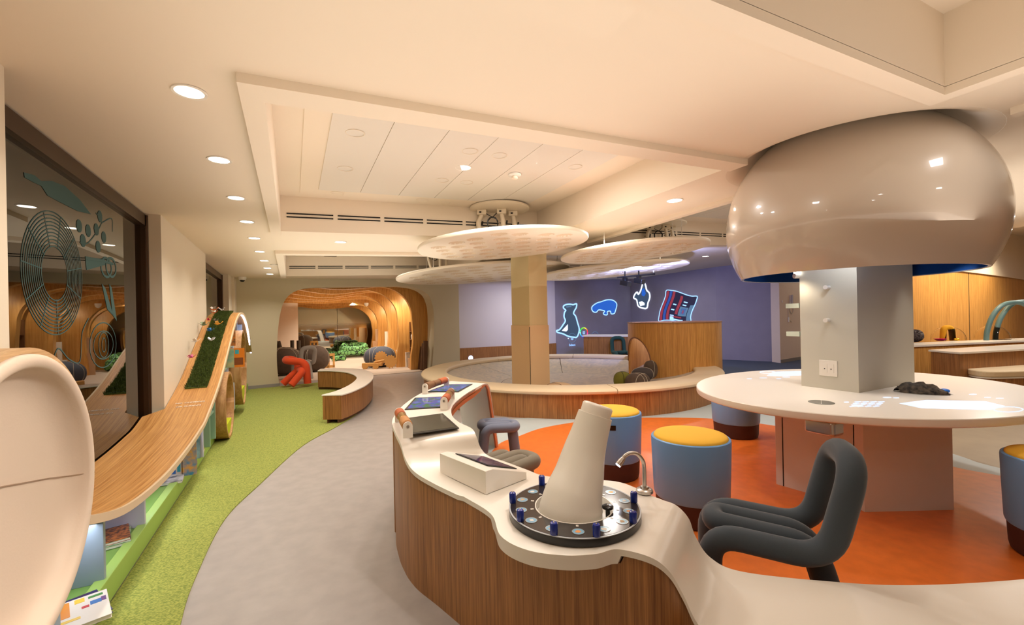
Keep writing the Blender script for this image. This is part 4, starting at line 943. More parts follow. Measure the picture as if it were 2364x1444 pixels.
fig('glowing seated bear-like animal projected at the left of the blue wall', [(1301, 707), (1306, 704), (1316, 703), (1323, 704), (1331, 702), (1330, 711), (1327, 716), (1324, 724), (1329, 731), (1333, 745), (1337, 760), (1335, 772), (1331, 779), (1325, 779), (1312, 777), (1299, 771), (1287, 768), (1285, 764), (1292, 761), (1300, 750), (1305, 741), (1302, 732), (1303, 722), (1306, 717), (1301, 712)], M_p3, M_p1, 1.7, [([(1297, 764), (1311, 749), (1311, 762), (1307, 766)], M_p4), ([(1305, 708), (1318, 706), (1320, 709), (1308, 711)], M_pg)])
fig('glowing blue hippo-shaped animal projected on the blue wall', [(1366, 711), (1369, 706), (1378, 700), (1388, 697), (1400, 693), (1412, 693), (1420, 697), (1424, 704), (1421, 717), (1418, 724), (1411, 725), (1409, 719), (1402, 720), (1402, 727), (1395, 727), (1393, 723), (1396, 719), (1391, 717), (1382, 716), (1377, 721), (1371, 721), (1367, 717)], M_p2, M_p1, 1.2)
fig('tall glowing bottle-like figure projected near the wall corner', [(1485, 653), (1490, 658), (1493, 670), (1499, 677), (1500, 688), (1496, 700), (1493, 712), (1481, 711), (1473, 706), (1470, 693), (1463, 688), (1466, 680), (1471, 675), (1474, 680), (1479, 672), (1482, 662)], M_p3, M_p4, 1.7, [([(1475, 698), (1482, 696), (1488, 700), (1488, 705), (1478, 707)], M_p4), ([(1482, 668), (1487, 666), (1491, 678), (1487, 685), (1481, 682)], M_p2)])
def Q(u, v):           # quilt corners
    tl, tr_, br, bl_ = (1536, 671), (1607, 684), (1595, 742), (1522, 742)
    x = (tl[0] * (1 - u) + tr_[0] * u) * (1 - v) + (bl_[0] * (1 - u) + br[0] * u) * v; y = (tl[1] * (1 - u) + tr_[1] * u) * (1 - v) + (bl_[1] * (1 - u) + br[1] * u) * v
    return (x + 3 * math.sin(v * 5 + 1), y - 2.5 * math.sin(u * 6))
def qp(u0, u1, v0, v1): return [Q(u0 + (u1 - u0) * k / 6, v0) for k in range(7)] + [Q(u1, v0 + (v1 - v0) * k / 6) for k in range(1, 7)] + [Q(u1 + (u0 - u1) * k / 6, v1) for k in range(1, 7)] + [Q(u0, v1 + (v0 - v1) * k / 6) for k in range(1, 6)]
fig('wavy projected patchwork of red, blue and navy strips on the right of the blue wall', qp(0, 1, 0, 1), M_pn, M_p1, 1.0, [(qp(.02, .1, .02, 1), M_pr), (qp(.12, .2, .02, 1), M_pb), (qp(.22, .3, .02, 1), M_pr), (qp(.48, .56, .1, .75), M_pr), (qp(.34, .44, .42, .46), M_p1), (qp(.34, .44, .6, .64), M_p1),
     (qp(.62, .74, .25, .29), M_p1), (qp(.62, .74, .36, .4), M_p1), (qp(.58, .84, .45, .78), M_pg), (qp(.64, .78, .5, .72), M_pb), (qp(.68, .74, .56, .68), M_pr), (qp(.86, .98, .35, 1), M_pg), (qp(.34, .46, .80, .98), M_p1), (qp(.34, .7, .82, .87), M_pr), (qp(.4, .75, .92, .97), M_p1)])
def uic(cx2, cy2, r, label, seg_=None, txt=None):
    c = wpt(cx2, cy2); t = thing('projected_button', c, label, 'projected image')
    n = 24 if seg_ else 1
    if seg_:
        import colorsys
        for k in range(12):
            rgb = colorsys.hsv_to_rgb(k / 12, .75, 1); mm = emis('hue_%d' % k, tuple(int(255 * q) for q in rgb), 1.1)
            MB().tube([wpt(cx2 + r * math.cos(a), cy2 - r * 1.25 * math.sin(a)) for a in [2 * math.pi * (k + j / 4) / 12 for j in range(5)]], .016, 5).build('colour_segment', mm, t)
    else: MB().tube([wpt(cx2 + r * math.cos(a), cy2 - r * 1.2 * math.sin(a)) for a in [2 * math.pi * j / 32 for j in range(32)]], .006, 5, closed=True).build('button_ring', M_pg, t)
    m_ = MB()
    for k in range(3): m_.tube([wpt(cx2 - r * .3 + j * r * .3, cy2 - r * .3 + k * r * .3 + (1.2 if j % 2 else 0)) for j in range(3)], .008, 4)
    m_.build('button_icon', M_p1, t)
    MB().ball(wpt(cx2 - r, cy2 + 1), .018).build('button_dot', M_p4, t)
    return t
uic(1321, 781, 9, 'thin round projected button over the bear figure'); uic(1348, 768, 8.5, 'projected rainbow colour wheel button', True); uic(1374, 776, 8, 'thin round projected button just above the far counter')
text('Select', 'projected_word', M_p1, .11, wpt(1321, 797), (1, 0, 0), (0, 0, 1), label='small word Select projected under the round button', cat='projected image')
# blue wash thrown by the projectors
spot('lamp', A(1475, 640, 8.6), wpt(1400, 700), 190, 110, (.36, .44, 1), .5, .05); spot('lamp', A(1575, 640, 8.0), (11.2, 10.2, 1.5), 150, 110, (.36, .44, 1), .5, .05)
# round wall lamp in the wainscot
p = onY(1086, 827, YB - .05)
t = thing('wall_light', p, 'small round white lamp in the timber wainscot left of the column', 'lamp')
MB().lathe([(.075, 0), (.09, 0), (.09, .03), (.075, .03)], p, 32, M=Matrix(((1, 0, 0), (0, 0, -1), (0, 1, 0))), close=True).build('lamp_ring', M_steel, t, smooth=True)
MB().lathe([(0, .015), (.075, .015)], p, 32, M=Matrix(((1, 0, 0), (0, 0, -1), (0, 1, 0)))).build('lamp_face', emis('cool_lamp', (215, 215, 255), 2.2), t)

# ---------------------------------------------------------------- bent tube chairs
def tubechair(m, label, name='tube_chair', s=1., back=True, cat='chair', group=None):
    r = .052; t = thing(name, (0, 0, 0), label, cat, group)
    w_ = .162; zs = .40; yf, yr = -.22, .22; lean = .09
    if back:
        pth = roundpath([(-w_, yf - .02, 0.0), (-w_, yf - .02, zs), (-w_, yr - .01, zs - .035), (-w_, yr + lean, .77), (w_, yr + lean, .77), (w_, yr - .01, zs - .035), (w_, yf - .02, zs), (w_, yf - .02, 0.0)], .13, 8)
        o = MB().tube(pth, r, 18).build('outer_tube', m, origin=Vector((0, 0, 0)), smooth=60); o.parent = t
        pth = roundpath([(-.062, yr + .06, 0.0), (-.058, yr - .04, zs - .03), (-.056, yf + .0, zs + .005), (.056, yf + .0, zs + .005), (.058, yr - .04, zs - .03), (.062, yr + .06, 0.0)], .10, 8)
        pth = [Vector(q) for q in pth]
        o = MB().tube(pth, r, 18).build('inner_tube', m, origin=Vector((0, 0, 0)), smooth=60); o.parent = t
    else:
        for sg in (1, -1):
            pth = roundpath([(sg * -.20, sg * -.15, 0), (sg * -.155, sg * -.145, zs), (sg * .19, sg * -.145, zs), (sg * .19, sg * .05, zs), (sg * -.155, sg * .05, zs), (sg * -.20, sg * .07, 0)], .09, 8)
            o = MB().tube(pth, r, 18).build('looped_tube', m, origin=Vector((0, 0, 0)), smooth=60); o.parent = t
    t.scale = (s,) * 3
    return t
M_ch_dark = mat('charcoal_knit', (60, 70, 80), .85, bump=.15, bscale=600, sheen=.3)
M_ch_blue = mat('blue_grey_knit', (120, 128, 148), .85, bump=.15, bscale=600, sheen=.3)
M_ch_khaki = mat('khaki_grey_knit', (128, 120, 104), .85, bump=.15, bscale=600, sheen=.3)
M_ch_red = mat('vermilion_knit', (222, 74, 26), .85, bump=.1, bscale=500, sheen=.2)
M_ch_green = mat('dark_green_knit', (28, 66, 58), .85, bump=.1)
M_ch_brown = mat('brown_knit', (72, 62, 50), .85, bump=.1)
M_ch_white = mat('pale_grey_knit', (176, 170, 164), .85, bump=.1)
M_ch_yel = mat('mustard_knit', (214, 154, 20), .85, bump=.1)
# low counter and green chair before the blue wall
a_ = A(1347, 776, 12.6); b_ = A(1460, 773, 12.0)
t = thing('far_counter', ((a_.x + b_.x) / 2, (a_.y + b_.y) / 2, 0), 'bamboo counter with a white top standing before the blue wall', 'counter')
d_ = (b_ - a_); d_.z = 0; nn_ = Vector((-d_.y, d_.x, 0)).normalized()
zt = (a_.z + b_.z) / 2
b2 = a_ + d_ * 1.5
MB().prism([tuple(a_[:2]), tuple(b2[:2]), tuple((b2 + nn_ * .6)[:2]), tuple((a_ + nn_ * .6)[:2])], 0, zt - .04).build('counter_body', M_bamboo, t)
a3 = a_ - d_.normalized() * .03 - nn_ * .02; b3 = b2 - nn_ * .02
MB().prism([tuple(a3[:2]), tuple(b3[:2]), tuple((b3 + nn_ * .64)[:2]), tuple((a3 + nn_ * .64)[:2])], zt - .04, zt).build('counter_top', M_white, t)
c_ = A(1432, 800, 11.75); ch = tubechair(M_ch_green, 'dark green bent-tube chair in front of the far counter', s=1.0); ch.location = (c_.x, c_.y, 0); ch.rotation_euler.z = -.47
# ---------------------------------------------------------------- room beyond the arch
YM = 18.6
MB().prism([(-2.0, 10.9), (5.5, 11.7), (5.5, YM), (-2.0, YM)], -.01, .012).build('beige_carpet', M_carp2, label='pale beige carpet on the floor of the room beyond the arch', cat='carpet')
bx = onY(690, 760, YM).x
# white closet block to the left
e1 = onY(688.5, 760, 16.3)
MB().prism([(-2.0, 15.9), (e1.x, 16.3), (e1.x, YM), (-2.0, YM)], 0, 2.9).build('wall_left', mat('closet_white', (222, 204, 184), .7), **ST)
MB().box(-2.2, -2.0, 11.0, YM, 0, 2.9).build('wall_left', M_wall, **ST)
MB().box(-2.2, 6.0, YM + .05, YM + .15, 0, 3.0).build('wall_far', M_wall, **ST)
MB().box(-2.2, 6.0, 11.9, YM + .1, 2.75, 2.8).build('ceiling', M_rib, **ST)
MB().box(5.5, 5.6, 12.4, YM, 0, 3.0).build('wall_right', M_rib, **ST)
# mirror with frosted upper half
mm = bpy.data.materials.new('frosted_mirror'); mm.use_nodes = True; nt = mm.node_tree; b = nt.nodes['Principled BSDF']; b.inputs['Metallic'].default_value = 1
ge = nt.nodes.new('ShaderNodeNewGeometry'); sp = nt.nodes.new('ShaderNodeSeparateXYZ'); nt.links.new(ge.outputs['Position'], sp.inputs[0])
mr = nt.nodes.new('ShaderNodeMapRange'); mr.inputs['From Min'].default_value = 1.05; mr.inputs['From Max'].default_value = 1.5; mr.inputs['To Min'].default_value = .02; mr.inputs['To Max'].default_value = .5; nt.links.new(sp.outputs['Z'], mr.inputs['Value']); nt.links.new(mr.outputs['Result'], b.inputs['Roughness'])
cr = nt.nodes.new('ShaderNodeMix'); cr.data_type = 'RGBA'; cr.inputs['A'].default_value = lin((214, 214, 200)); cr.inputs['B'].default_value = lin((206, 202, 176))
m2 = nt.nodes.new('ShaderNodeMapRange'); m2.inputs['From Min'].default_value = 1.05; m2.inputs['From Max'].default_value = 1.5; nt.links.new(sp.outputs['Z'], m2.inputs['Value']); nt.links.new(m2.outputs['Result'], cr.inputs['Factor']); nt.links.new(cr.outputs['Result'], b.inputs['Base Color'])
m3 = nt.nodes.new('ShaderNodeMapRange'); m3.inputs['From Min'].default_value = 1.05; m3.inputs['From Max'].default_value = 1.5; m3.inputs['To Min'].default_value = 1; m3.inputs['To Max'].default_value = .35; nt.links.new(sp.outputs['Z'], m3.inputs['Value']); nt.links.new(m3.outputs['Result'], b.inputs['Metallic'])
ml, mr_ = onY(688, 760, YM).x, onY(880, 760, YM).x; mid_ = onY(779, 760, YM).x
for a, b_ in ((ml, mid_ - .006), (mid_ + .006, mr_ + .6)): MB().box(a, b_, YM, YM + .03, .02, 2.7).build('wall_mirror', mm, **ST)
# bamboo arch bands: saw-toothed wings running over the ceiling and down the right side
def band(y0, y1, xi, zi, label, wr=.55, ht=.34, rr_=.85, ph=0):
    def prof_(xr, zc):
        q = []
        for k in range(15):
            x = -1.9 + (xr - rr_ + 1.9) * k / 14
            q.append(Vector((x, 0, zc - .10 * math.exp(-((x - .9) / .75) ** 2) + .035 * math.cos(x * 1.9 + ph))))
        zt_ = q[-1].z
        for k in range(1, 11):
            a = math.pi / 2 * k / 10; q.append(Vector((xr - rr_ + rr_ * math.sin(a), 0, zt_ - rr_ * .9 * (1 - math.cos(a)))))
        for z, o_ in ((1.0, .03), (.7, .02), (.4, -.03), (0.012, -.05)): q.append(Vector((xr + o_, 0, z)))
        return smoothpts(q, 3)
    pf_, pr2 = prof_(xi, zi), prof_(xi + wr, zi + ht)
    m_ = MB(); m_.shell([[Vector((p.x, y0 + (y1 - y0) * .35 * t, p.z)) for p in [a * (1 - t) + b * t for a, b in zip(pf_, pr2)]] for t in (0, .5, 1)], lambda i, k: Vector((.0, y1 - y0, .0)))
    return m_.build('arch_band', M_rib, smooth=40, label=label, cat='arch', group='bamboo arch bands in the far room')
nm = ['nearest, just inside the plaster arch', 'second from the plaster arch', 'third from the plaster arch', 'fourth from the plaster arch', 'fifth from the plaster arch', 'sixth from the plaster arch', 'seventh from the plaster arch', 'farthest, at the mirror']
ys = 11.85
for k in range(8):
    xi = [2.92, 2.72, 2.98, 2.76, 2.98, 2.74, 2.96, 2.80][k]
    band(ys, ys + .16, xi, 2.31 - .05 * k, 'curved bamboo arch band, ' + nm[k], ph=k * .9)
    if k < 7: spot('lamp', (xi + .30, ys + .26, 2.02 - .05 * k), (xi + .15, ys + .80, 1.45), 30, 160, (1, .80, .52), 1, .01)
    if k < 7 and k % 2: spot('lamp', (xi - .5, ys + .24, 2.36 - .05 * k), (xi - .3, ys + .8, 2.1), 3, 160, (1, .80, .52), 1, .002)
    ys += .86
for x, y, pw in ((1.2, 12.4, 80), (1.8, 13.8, 110), (1.0, 15.2, 110), (2.0, 17.0, 150), (2.4, 12.3, 60)): spot('lamp', (x, y, 2.05), (x + .3, y + .4, 0), pw, 140, (1, .88, .74), .9, .004)
area('far_room_fill', (1.0, 14.2, 1.9), 2.2, 18, (1, .86, .68), (math.pi, 0, 0), 4)  # unseen upward lamp added as bounce light for the far room
# shelves in the gaps of the bands
def post(px0, px1, pyt, y, label, m=None, zt=None, dpt=.12):
    a, b = onY(px0, 800, y), onY(px1, 800, y); z = onY(px0, pyt, y).z
    return MB().box(a.x, b.x, y, y + dpt, .012, z).build('card_tower', m or M_card, label=label, cat='cardboard build')
M_brown = mat('dark_bamboo_panel', (124, 82, 44), .6)
M_paper = mat('paper_white', (236, 226, 210), .7)
def shelfbay(px0, px1, pyt, y, label, n=4):
    a, b = onY(px0, 800, y), onY(px1, 800, y); zt = onY(px0, pyt, y).z; t = thing('tall_shelf', ((a.x + b.x) / 2, y, 0), label, 'shelf')
    MB().box(a.x, b.x, y + .2, y + .23, .012, zt).build('back_panel', M_brown, t); MB().box(b.x - .02, b.x, y, y + .2, .012, zt).build('side_panel', M_brown, t)
    for k in range(n): MB().box(a.x, b.x - .021, y + .02, y + .199, .35 + k * (zt - .4) / n, .365 + k * (zt - .4) / n).build('shelf_board', M_brown, t)
    return t, a.x, b.x
s1_, xa, xb_ = shelfbay(922, 934, 726, 13.1, 'tall narrow brown shelf between the arch bands, left one of two'); 
for z_, lb in ((.37, 'white paper model on the lower board of the left tall shelf'),): MB().lathe([(.05, 0), (.07, .09), (.02, .2), (0, .2)], ((xa + xb_) / 2, 13.15, .364 + (onY(922, 726, 13.1).z - .4) / 4), 6).build('paper_model', M_paper, label='white paper model on a board of the left tall shelf', cat='paper model')
s2_, xa, xb_ = shelfbay(950, 961, 744, 12.2, 'tall narrow brown shelf between the arch bands, right one of two')
MB().lathe([(.05, 0), (.06, .1), (.015, .22), (0, .22)], ((xa + xb_) / 2, 12.28, .364 + (onY(950, 744, 12.2).z - .4) / 4 * 2), 6).build('paper_model', M_paper, label='white paper model on a board of the right tall shelf', cat='paper model')
# cardboard sheets, tubes, boxes
def boxt(px, py, w_, d_, h_, m, label, rz=0, name='cardboard_box', hole=True, y=None):
    p = P(px, py, .012); t = thing(name, p, label, 'box', None, rz)
    o = MB().box(-w_ / 2, w_ / 2, -d_ / 2, d_ / 2, 0, h_).build('box_body', m, origin=Vector((0, 0, 0)), bevel=.003); o.parent = t
    o = MB().box(-w_ / 2 - .006, w_ / 2 + .006, -d_ / 2 - .006, d_ / 2 + .006, h_, h_ + .02).build('lid', m, origin=Vector((0, 0, 0))); o.parent = t
    if hole:
        o = MB().lathe([(0, 0), (.022, 0), (.022, .003), (0, .003)], (0, -d_ / 2 - .0035, h_ * .65), 16, M=Matrix(((1, 0, 0), (0, 0, 1), (0, 1, 0)))).build('finger_hole', M_brown, origin=Vector((0, 0, 0))); o.parent = t
    return t
boxt(928, 841, .24, .3, .42, M_paper, 'tall white box, left one of the boxes at the foot of the arch bands', .2)
boxt(942, 846, .26, .3, .40, M_paper, 'bright white box in the middle of the row at the arch foot', .25)
boxt(952, 850, .18, .2, .26, M_card, 'light brown box with a round hole, right end of the row', .2)
boxt(961, 852, .14, .2, .27, M_card, 'small brown box behind the right end of the row', .2)
def tubec(px, py, r, h_, m, label, lean=(0, 0)):
    p = P(px, py, .012); return MB().tube([p, p + Vector((lean[0], lean[1], h_))], r, 20).build('cardboard_tube', m, smooth=40, label=label, cat='cardboard tube')
MB().box(onY(873, 800, 16.4).x, onY(887, 800, 16.4).x, 16.4, 16.42, .012, onY(880, 778, 16.4).z).build('cardboard_sheet', M_card, label='wide upright brown cardboard sheet before the mirror', cat='cardboard')
tubec(880, 826, .19, 1.05, M_card, 'wide brown cardboard cylinder standing near the mirror')
MB().box(onY(861, 800, 16.2).x, onY(872, 800, 16.2).x, 16.2, 16.22, .012, onY(861, 788, 16.2).z).build('cardboard_sheet', M_card, label='brown cardboard sheet with a notch, left of the cylinder', cat='cardboard')
MB().box(onY(889, 800, 14.6).x, onY(897, 800, 14.6).x, 14.6, 14.63, .012, onY(889, 766, 14.6).z).build('cardboard_sheet', M_paper, label='tall pale card panel lit brightly beside the farthest bands', cat='cardboard')
boxt(903, 833, .34, .3, .5, M_paper, 'pale box with handle beside the blue-grey pebble seat', .1)
for k, (px, py, h_, ln) in enumerate([(975, 855, .72, (.06, 0)), (981, 857, .8, (.04, .02)), (969, 853, .62, (.08, .03))]):
    tubec(px, py, .06, h_, mat('dark_cork', (98, 66, 40), .8, var=.1), ['middle', 'tallest front', 'shortest back'][k] + ' brown rolled sheet leaning at the right foot of the arch', ln)
MB().box(onY(969, 800, 11.9).x, onY(985, 800, 11.9).x, 11.9, 11.92, .012, onY(969, 781, 11.9).z).build('cardboard_sheet', M_card, label='flat brown card sheet behind the rolled sheets at the arch foot', cat='cardboard')
# pebble seats
def st(px, py, z0, *a_, **k_):
    p = P(px, py, z0); return stone((p.x, p.y, z0), *a_, **k_)
st(652, 866, .013, .52, .40, .36, M_stone_br, 'big dark brown pebble seat with pale contour lines, left behind the orange chair', rot=.4, lines=4, name='pebble_seat', cat='pouf')
st(722, 858, .013, .44, .38, .36, M_stone_br, 'dark brown pebble seat right behind the orange chair', rot=.1, lines=3, name='pebble_seat', cat='pouf')
st(877, 847, .013, .46, .34, .30, mat('blue_slate_felt', (82, 86, 98), .9, bump=.1), 'blue-grey pebble seat with pale lines behind the toy cart', rot=-.3, lines=4, name='pebble_seat', cat='pouf')
# toppled tube chairs
def lay(t, px, py, z, eul, s):
    p = P(px, py, 0); t.location = (p.x, p.y, z); t.rotation_euler = eul; t.scale = (s,) * 3; return t
dR_ = 9.25
ch = thing('tube_chair', P(688, 878, .012), 'bright orange bent-tube chair tipped over in the arch opening', 'chair')
pt_ = [A(710, 876, dR_), A(706, 836, dR_), A(659, 834, dR_), A(661, 829, dR_ + .35), A(688, 833, dR_ + .35), A(687, 868, dR_ + .3)]
pt_[0].z = .075; MB().tube(roundpath(pt_, .16, 8), .075, 16).build('outer_tube', M_ch_red, ch, smooth=60)
pt_ = [A(653, 879, dR_ - .05), A(690, 853, dR_ + .1), A(700, 857, dR_ - .1), A(672, 884, dR_ - .3)]
for q_ in (pt_[0], pt_[-1]): q_.z = .085
MB().tube(roundpath(pt_, .12, 8), .072, 16).build('inner_tube', M_ch_red, ch, smooth=60)
ch = tubechair(M_ch_white, 'pale grey bent-tube chair partly hidden behind the orange chair'); lay(ch, 702, 874, .012, (0, 0, math.radians(200)), .98)
ch = tubechair(M_ch_brown, 'dark brown bent-tube chair behind the orange and grey ones'); lay(ch, 664, 850, .82, (math.radians(180), 0, math.radians(-60)), 1.08)
# green netted tube coils
M_net = mat('mint_tube', (118, 186, 112), .7)
m_ = M_net; nt = m_.node_tree; b = nt.nodes['Principled BSDF']; tc = nt.nodes.new('ShaderNodeTexCoord'); vo = nt.nodes.new('ShaderNodeTexVoronoi'); vo.feature = 'DISTANCE_TO_EDGE'; vo.inputs['Scale'].default_value = 8; nt.links.new(tc.outputs['Object'], vo.inputs['Vector'])
rp = nt.nodes.new('ShaderNodeValToRGB'); rp.color_ramp.interpolation = 'CONSTANT'; rp.color_ramp.elements[0].color = lin((16, 40, 24)); rp.color_ramp.elements[1].position = .07; rp.color_ramp.elements[1].color = lin((128, 192, 118))
nt.links.new(vo.outputs['Distance'], rp.inputs['Fac']); nt.links.new(rp.outputs['Color'], b.inputs['Base Color'])
def coil(px, py, r0, turns, tr, label, rise, ex=1.3):
    c = P(px, py, 0); pth = []
    n_ = int(turns * 28)
    for k in range(n_ + 1):
        a = 2 * math.pi * k / 28 + .4; q = k / n_; rr = r0 * (1 - .25 * q) * (1 + .06 * math.sin(a * 2.3))
        pth.append(c + Lx * (rr * ex * math.cos(a)) + Fw * (rr * math.sin(a)) + Vector((0, 0, tr + .013 + rise * q + .04 * math.sin(a * 1.5) * q)))
    return MB().tube(pth, tr, 14).build('netted_tube', M_net, smooth=60, label=label, cat='play tube', group='green netted tubes')
coil(746, 828, .36, 1.7, .085, 'low coil of thick green netted tube on the carpet, left of the heap', .12, 1.5)
coil(818, 826, .42, 2.6, .11, 'taller heap of thick green netted tube before the mirror', .36, 1.25)
cn_ = [P(770, 829, .1), P(782, 827, .1), P(796, 827, .1)]
MB().tube(smoothpts(cn_, 6), .085, 12).build('netted_tube', M_net, smooth=60, label='straight run of green netted tube joining the two coils', cat='play tube')
# plywood play frames
M_plyt = mat('toy_plywood', (206, 154, 84), .6)
t = thing('play_frame', P(757, 851, .012), 'plywood play frame with window-like cut-outs behind the curved bench', 'toy')
pf = P(742, 851, .012); qf = P(772, 849, .012); d_ = qf - pf
for (u0, u1, z0, z1) in ((0, .12, 0, .42), (.42, .6, 0, .42), (.88, 1, 0, .36), (0, 1, 0, .07), (0, 1, .34, .42)):
    a, b = pf + d_ * u0, pf + d_ * u1; MB().slab([(a.x, a.y, .012 + z0), (b.x, b.y, .012 + z0), (b.x, b.y, .012 + z1), (a.x, a.y, .012 + z1)], (.02, .06, 0)).build('frame_piece', M_plyt, t)
# toy cart with gear wheels
cpos = P(868, 852, .012); t = thing('toy_cart', cpos, 'plywood toy cart with toothed gear wheels on the beige carpet', 'toy')
def gear(c, r, teeth=14, th=.03):
    m_ = MB(); n_ = teeth * 4; pr = []
    for k in range(n_):
        a = 2 * math.pi * k / n_; rr = r * (1.0 if k % 4 < 2 else .86); pr.append(c + Lx * (rr * math.cos(a)) + Vector((0, 0, rr * math.sin(a))))
    return m_.slab(pr, Fw * th)
gear(cpos + Lx * .10 + Vector((0, 0, .30)) + Fw * .15, .19).build('gear_wheel', M_plyt, t)
gear(cpos + Lx * .42 + Vector((0, 0, .20)) - Fw * .03, .19).build('gear_wheel', M_plyt, t)
for dx in (.02, -.28): MB().lathe([(0, 0), (.085, 0), (.085, .03), (0, .03)], cpos + Lx * dx - Fw * .10 + Vector((0, 0, .085)), 24, M=Matrix((tuple(Lx), (0, 0, 0), (0, 0, 0))).transposed() if False else Matrix(((Lx.x, 0, Fw.x), (Lx.y, 0, Fw.y), (0, 1, 0)))).build('wheel', M_plyt, t, smooth=40)
MB().obox(cpos + Lx * -.10 - Fw * .0 + Vector((0, 0, .08)), .56, .14, .09, -.47).build('cart_body', M_plyt, t, bevel=.01)
MB().tube([cpos + Lx * -.05 + Vector((0, 0, .18)), cpos + Lx * .36 + Vector((0, 0, .26))], .03, 8).build('axle_arm', M_plyt, t)
# small dome camera and lamp on the timber ceiling
p = onY(846, 703, 15.5); MB().lathe([(.07, .05), (.07, .0), (.05, -.05), (0, -.08)], p, 20).build('security_camera', M_white, smooth=True, label='small dome camera under the far bamboo arches', cat='security camera')
# curved bench by the arch
ob = [P(790, 911, .4), P(815, 903, .4), P(845, 889, .4), P(861, 874, .4), P(860, 862, .4), P(845, 855, .4), P(815, 851, .4), P(775, 850.5, .4), P(740, 852, .4)]
ib = [P(742, 912, .4), P(775, 903, .4), P(806, 889, .4), P(822, 876, .4), P(821, 868, .4), P(806, 861, .4), P(785, 857.5, .4), P(760, 856, .4), P(733, 856, .4)]
ob = smoothpts(ob, 6); ib = smoothpts(ib, 6)
t = thing('curved_bench', P(800, 940, 0), 'curved bamboo bench with a white top between the carpet and the grey floor', 'bench')
MB().shell([[p + Vector((0, 0, 0)) for p in ob], ib], Vector((0, 0, -.02))).build('bench_top', M_white, t, smooth=30, bevel=.004)
def inset(a, b, k): return [p + (q - p).normalized() * k for p, q in zip(a, b)]
oi, ii = inset(ob, ib, .015), inset(ib, ob, .015)
m_ = MB(); m_.grid([[Vector((p.x, p.y, .379)) for p in oi], [Vector((p.x, p.y, .06)) for p in oi]]); m_.grid([[Vector((p.x, p.y, .379)) for p in ii], [Vector((p.x, p.y, .06)) for p in ii]])
for k in (0, -1): m_.add([(oi[k].x, oi[k].y, .379), (ii[k].x, ii[k].y, .379), (ii[k].x, ii[k].y, .06), (oi[k].x, oi[k].y, .06)], [(0, 1, 2, 3)])
m_.grid([[Vector((p.x, p.y, .06)) for p in oi], [Vector((p.x, p.y, .06)) for p in ii]]); m_.build('bench_body', M_bamboo, t, smooth=30)
oi, ii = inset(ob, ib, .07), inset(ib, ob, .07)
m_ = MB(); m_.grid([[Vector((p.x, p.y, .06)) for p in oi], [Vector((p.x, p.y, .0)) for p in oi], [Vector((p.x, p.y, .0)) for p in ii], [Vector((p.x, p.y, .06)) for p in ii]], False); m_.build('toe_plinth', mat('plinth_brown', (110, 74, 44), .6), t)
# ---------------------------------------------------------------- foreground ribbon counter
stn = [((1031, 883), (1112, 889), .75), ((975, 907), (1074, 911), .75), ((936, 932), (1046, 936), .75), ((913, 957), (1043, 958), .75), ((911, 975), (1059, 975), .75), ((918, 998), (1089, 990), .742),
       ((940, 1022), (1100, 1009), .715), ((950, 1060), (1110, 1035), .65), ((971, 1088), (1128, 1053), .615), ((1012, 1114), (1170, 1068), .60), ((1070, 1147), (1216, 1085), .60), ((1133, 1187), (1256, 1099), .60),
       ((1156, 1238), (1330, 1106), .60), ((1215, 1270), (1420, 1112), .60), ((1300, 1283), (1470, 1128), .60), ((1375, 1280), (1502, 1144), .60), ((1425, 1269), (1530, 1155), .60),
       ((1500, 1287), (1562, 1168), .592), ((1545, 1320), (1590, 1198), .54), ((1578, 1375), (1606, 1240), .45), ((1612, 1444), (1640, 1288), .365), ((1700, 1560), (1710, 1320), .325), ((1880, 1640), (1900, 1342), .32), ((2100, 1660), (2100, 1352), .32), ((2420, 1650), (2364, 1338), .32), ((2800, 1600), (2620, 1305), .32)]
KC = 8
oo = smoothpts([P(a[0], a[1], z) for a, b, z in stn], KC); ii = smoothpts([P(b[0], b[1], z) for a, b, z in stn], KC)
counter = thing('ribbon_counter', P(1000, 1300, 0), 'long white ribbon-topped counter with bamboo panels sweeping through the foreground', 'counter')
nn = len(oo)
ins = lambda a, b, d: [p + Vector((q.x - p.x, q.y - p.y, 0)).normalized() * d for p, q in zip(a, b)]
po = ins(oo, ii, .012)
px_ = {4: (.560, 2.794), 5: (.533, 2.569), 6: (.530, 2.421), 7: (.536, 2.327), 8: (.556, 2.217), 9: (.606, 2.06), 10: (.670, 1.839), 11: (.728, 1.64), 12: (.785, 1.49), 13: (.84, 1.38), 14: (.89, 1.30), 15: (.94, 1.23), 16: (.992, 1.168)}
ps_ = smoothpts([(px_[i].__getitem__(0), px_[i][1], oo[i * KC].z) if i in px_ else tuple(po[min(i * KC, len(po) - 1)]) for i in range(len(stn))], KC)
po = [Vector((a.x, a.y, b.z)) for a, b in zip(ps_, po)]
for k in range(3 * KC, 10 * KC): oo[k].x = min(oo[k].x, po[k].x - .010)
rows = []
for k in range(nn):
    o_, i_ = oo[k], ii[k]; rows.append([o_ * (1 - t) + i_ * t for t in (0, .02, .25, .5, .75, .98, 1)])
def th_(i, k):
    s_ = i / KC
    t_ = .05 if 11.05 < s_ < 16.1 and k <= 4 else .022
    return Vector((0, 0, -t_))
MB().shell(rows, th_).build('counter_top', M_white, counter, smooth=40)
# bamboo outer and inner skins

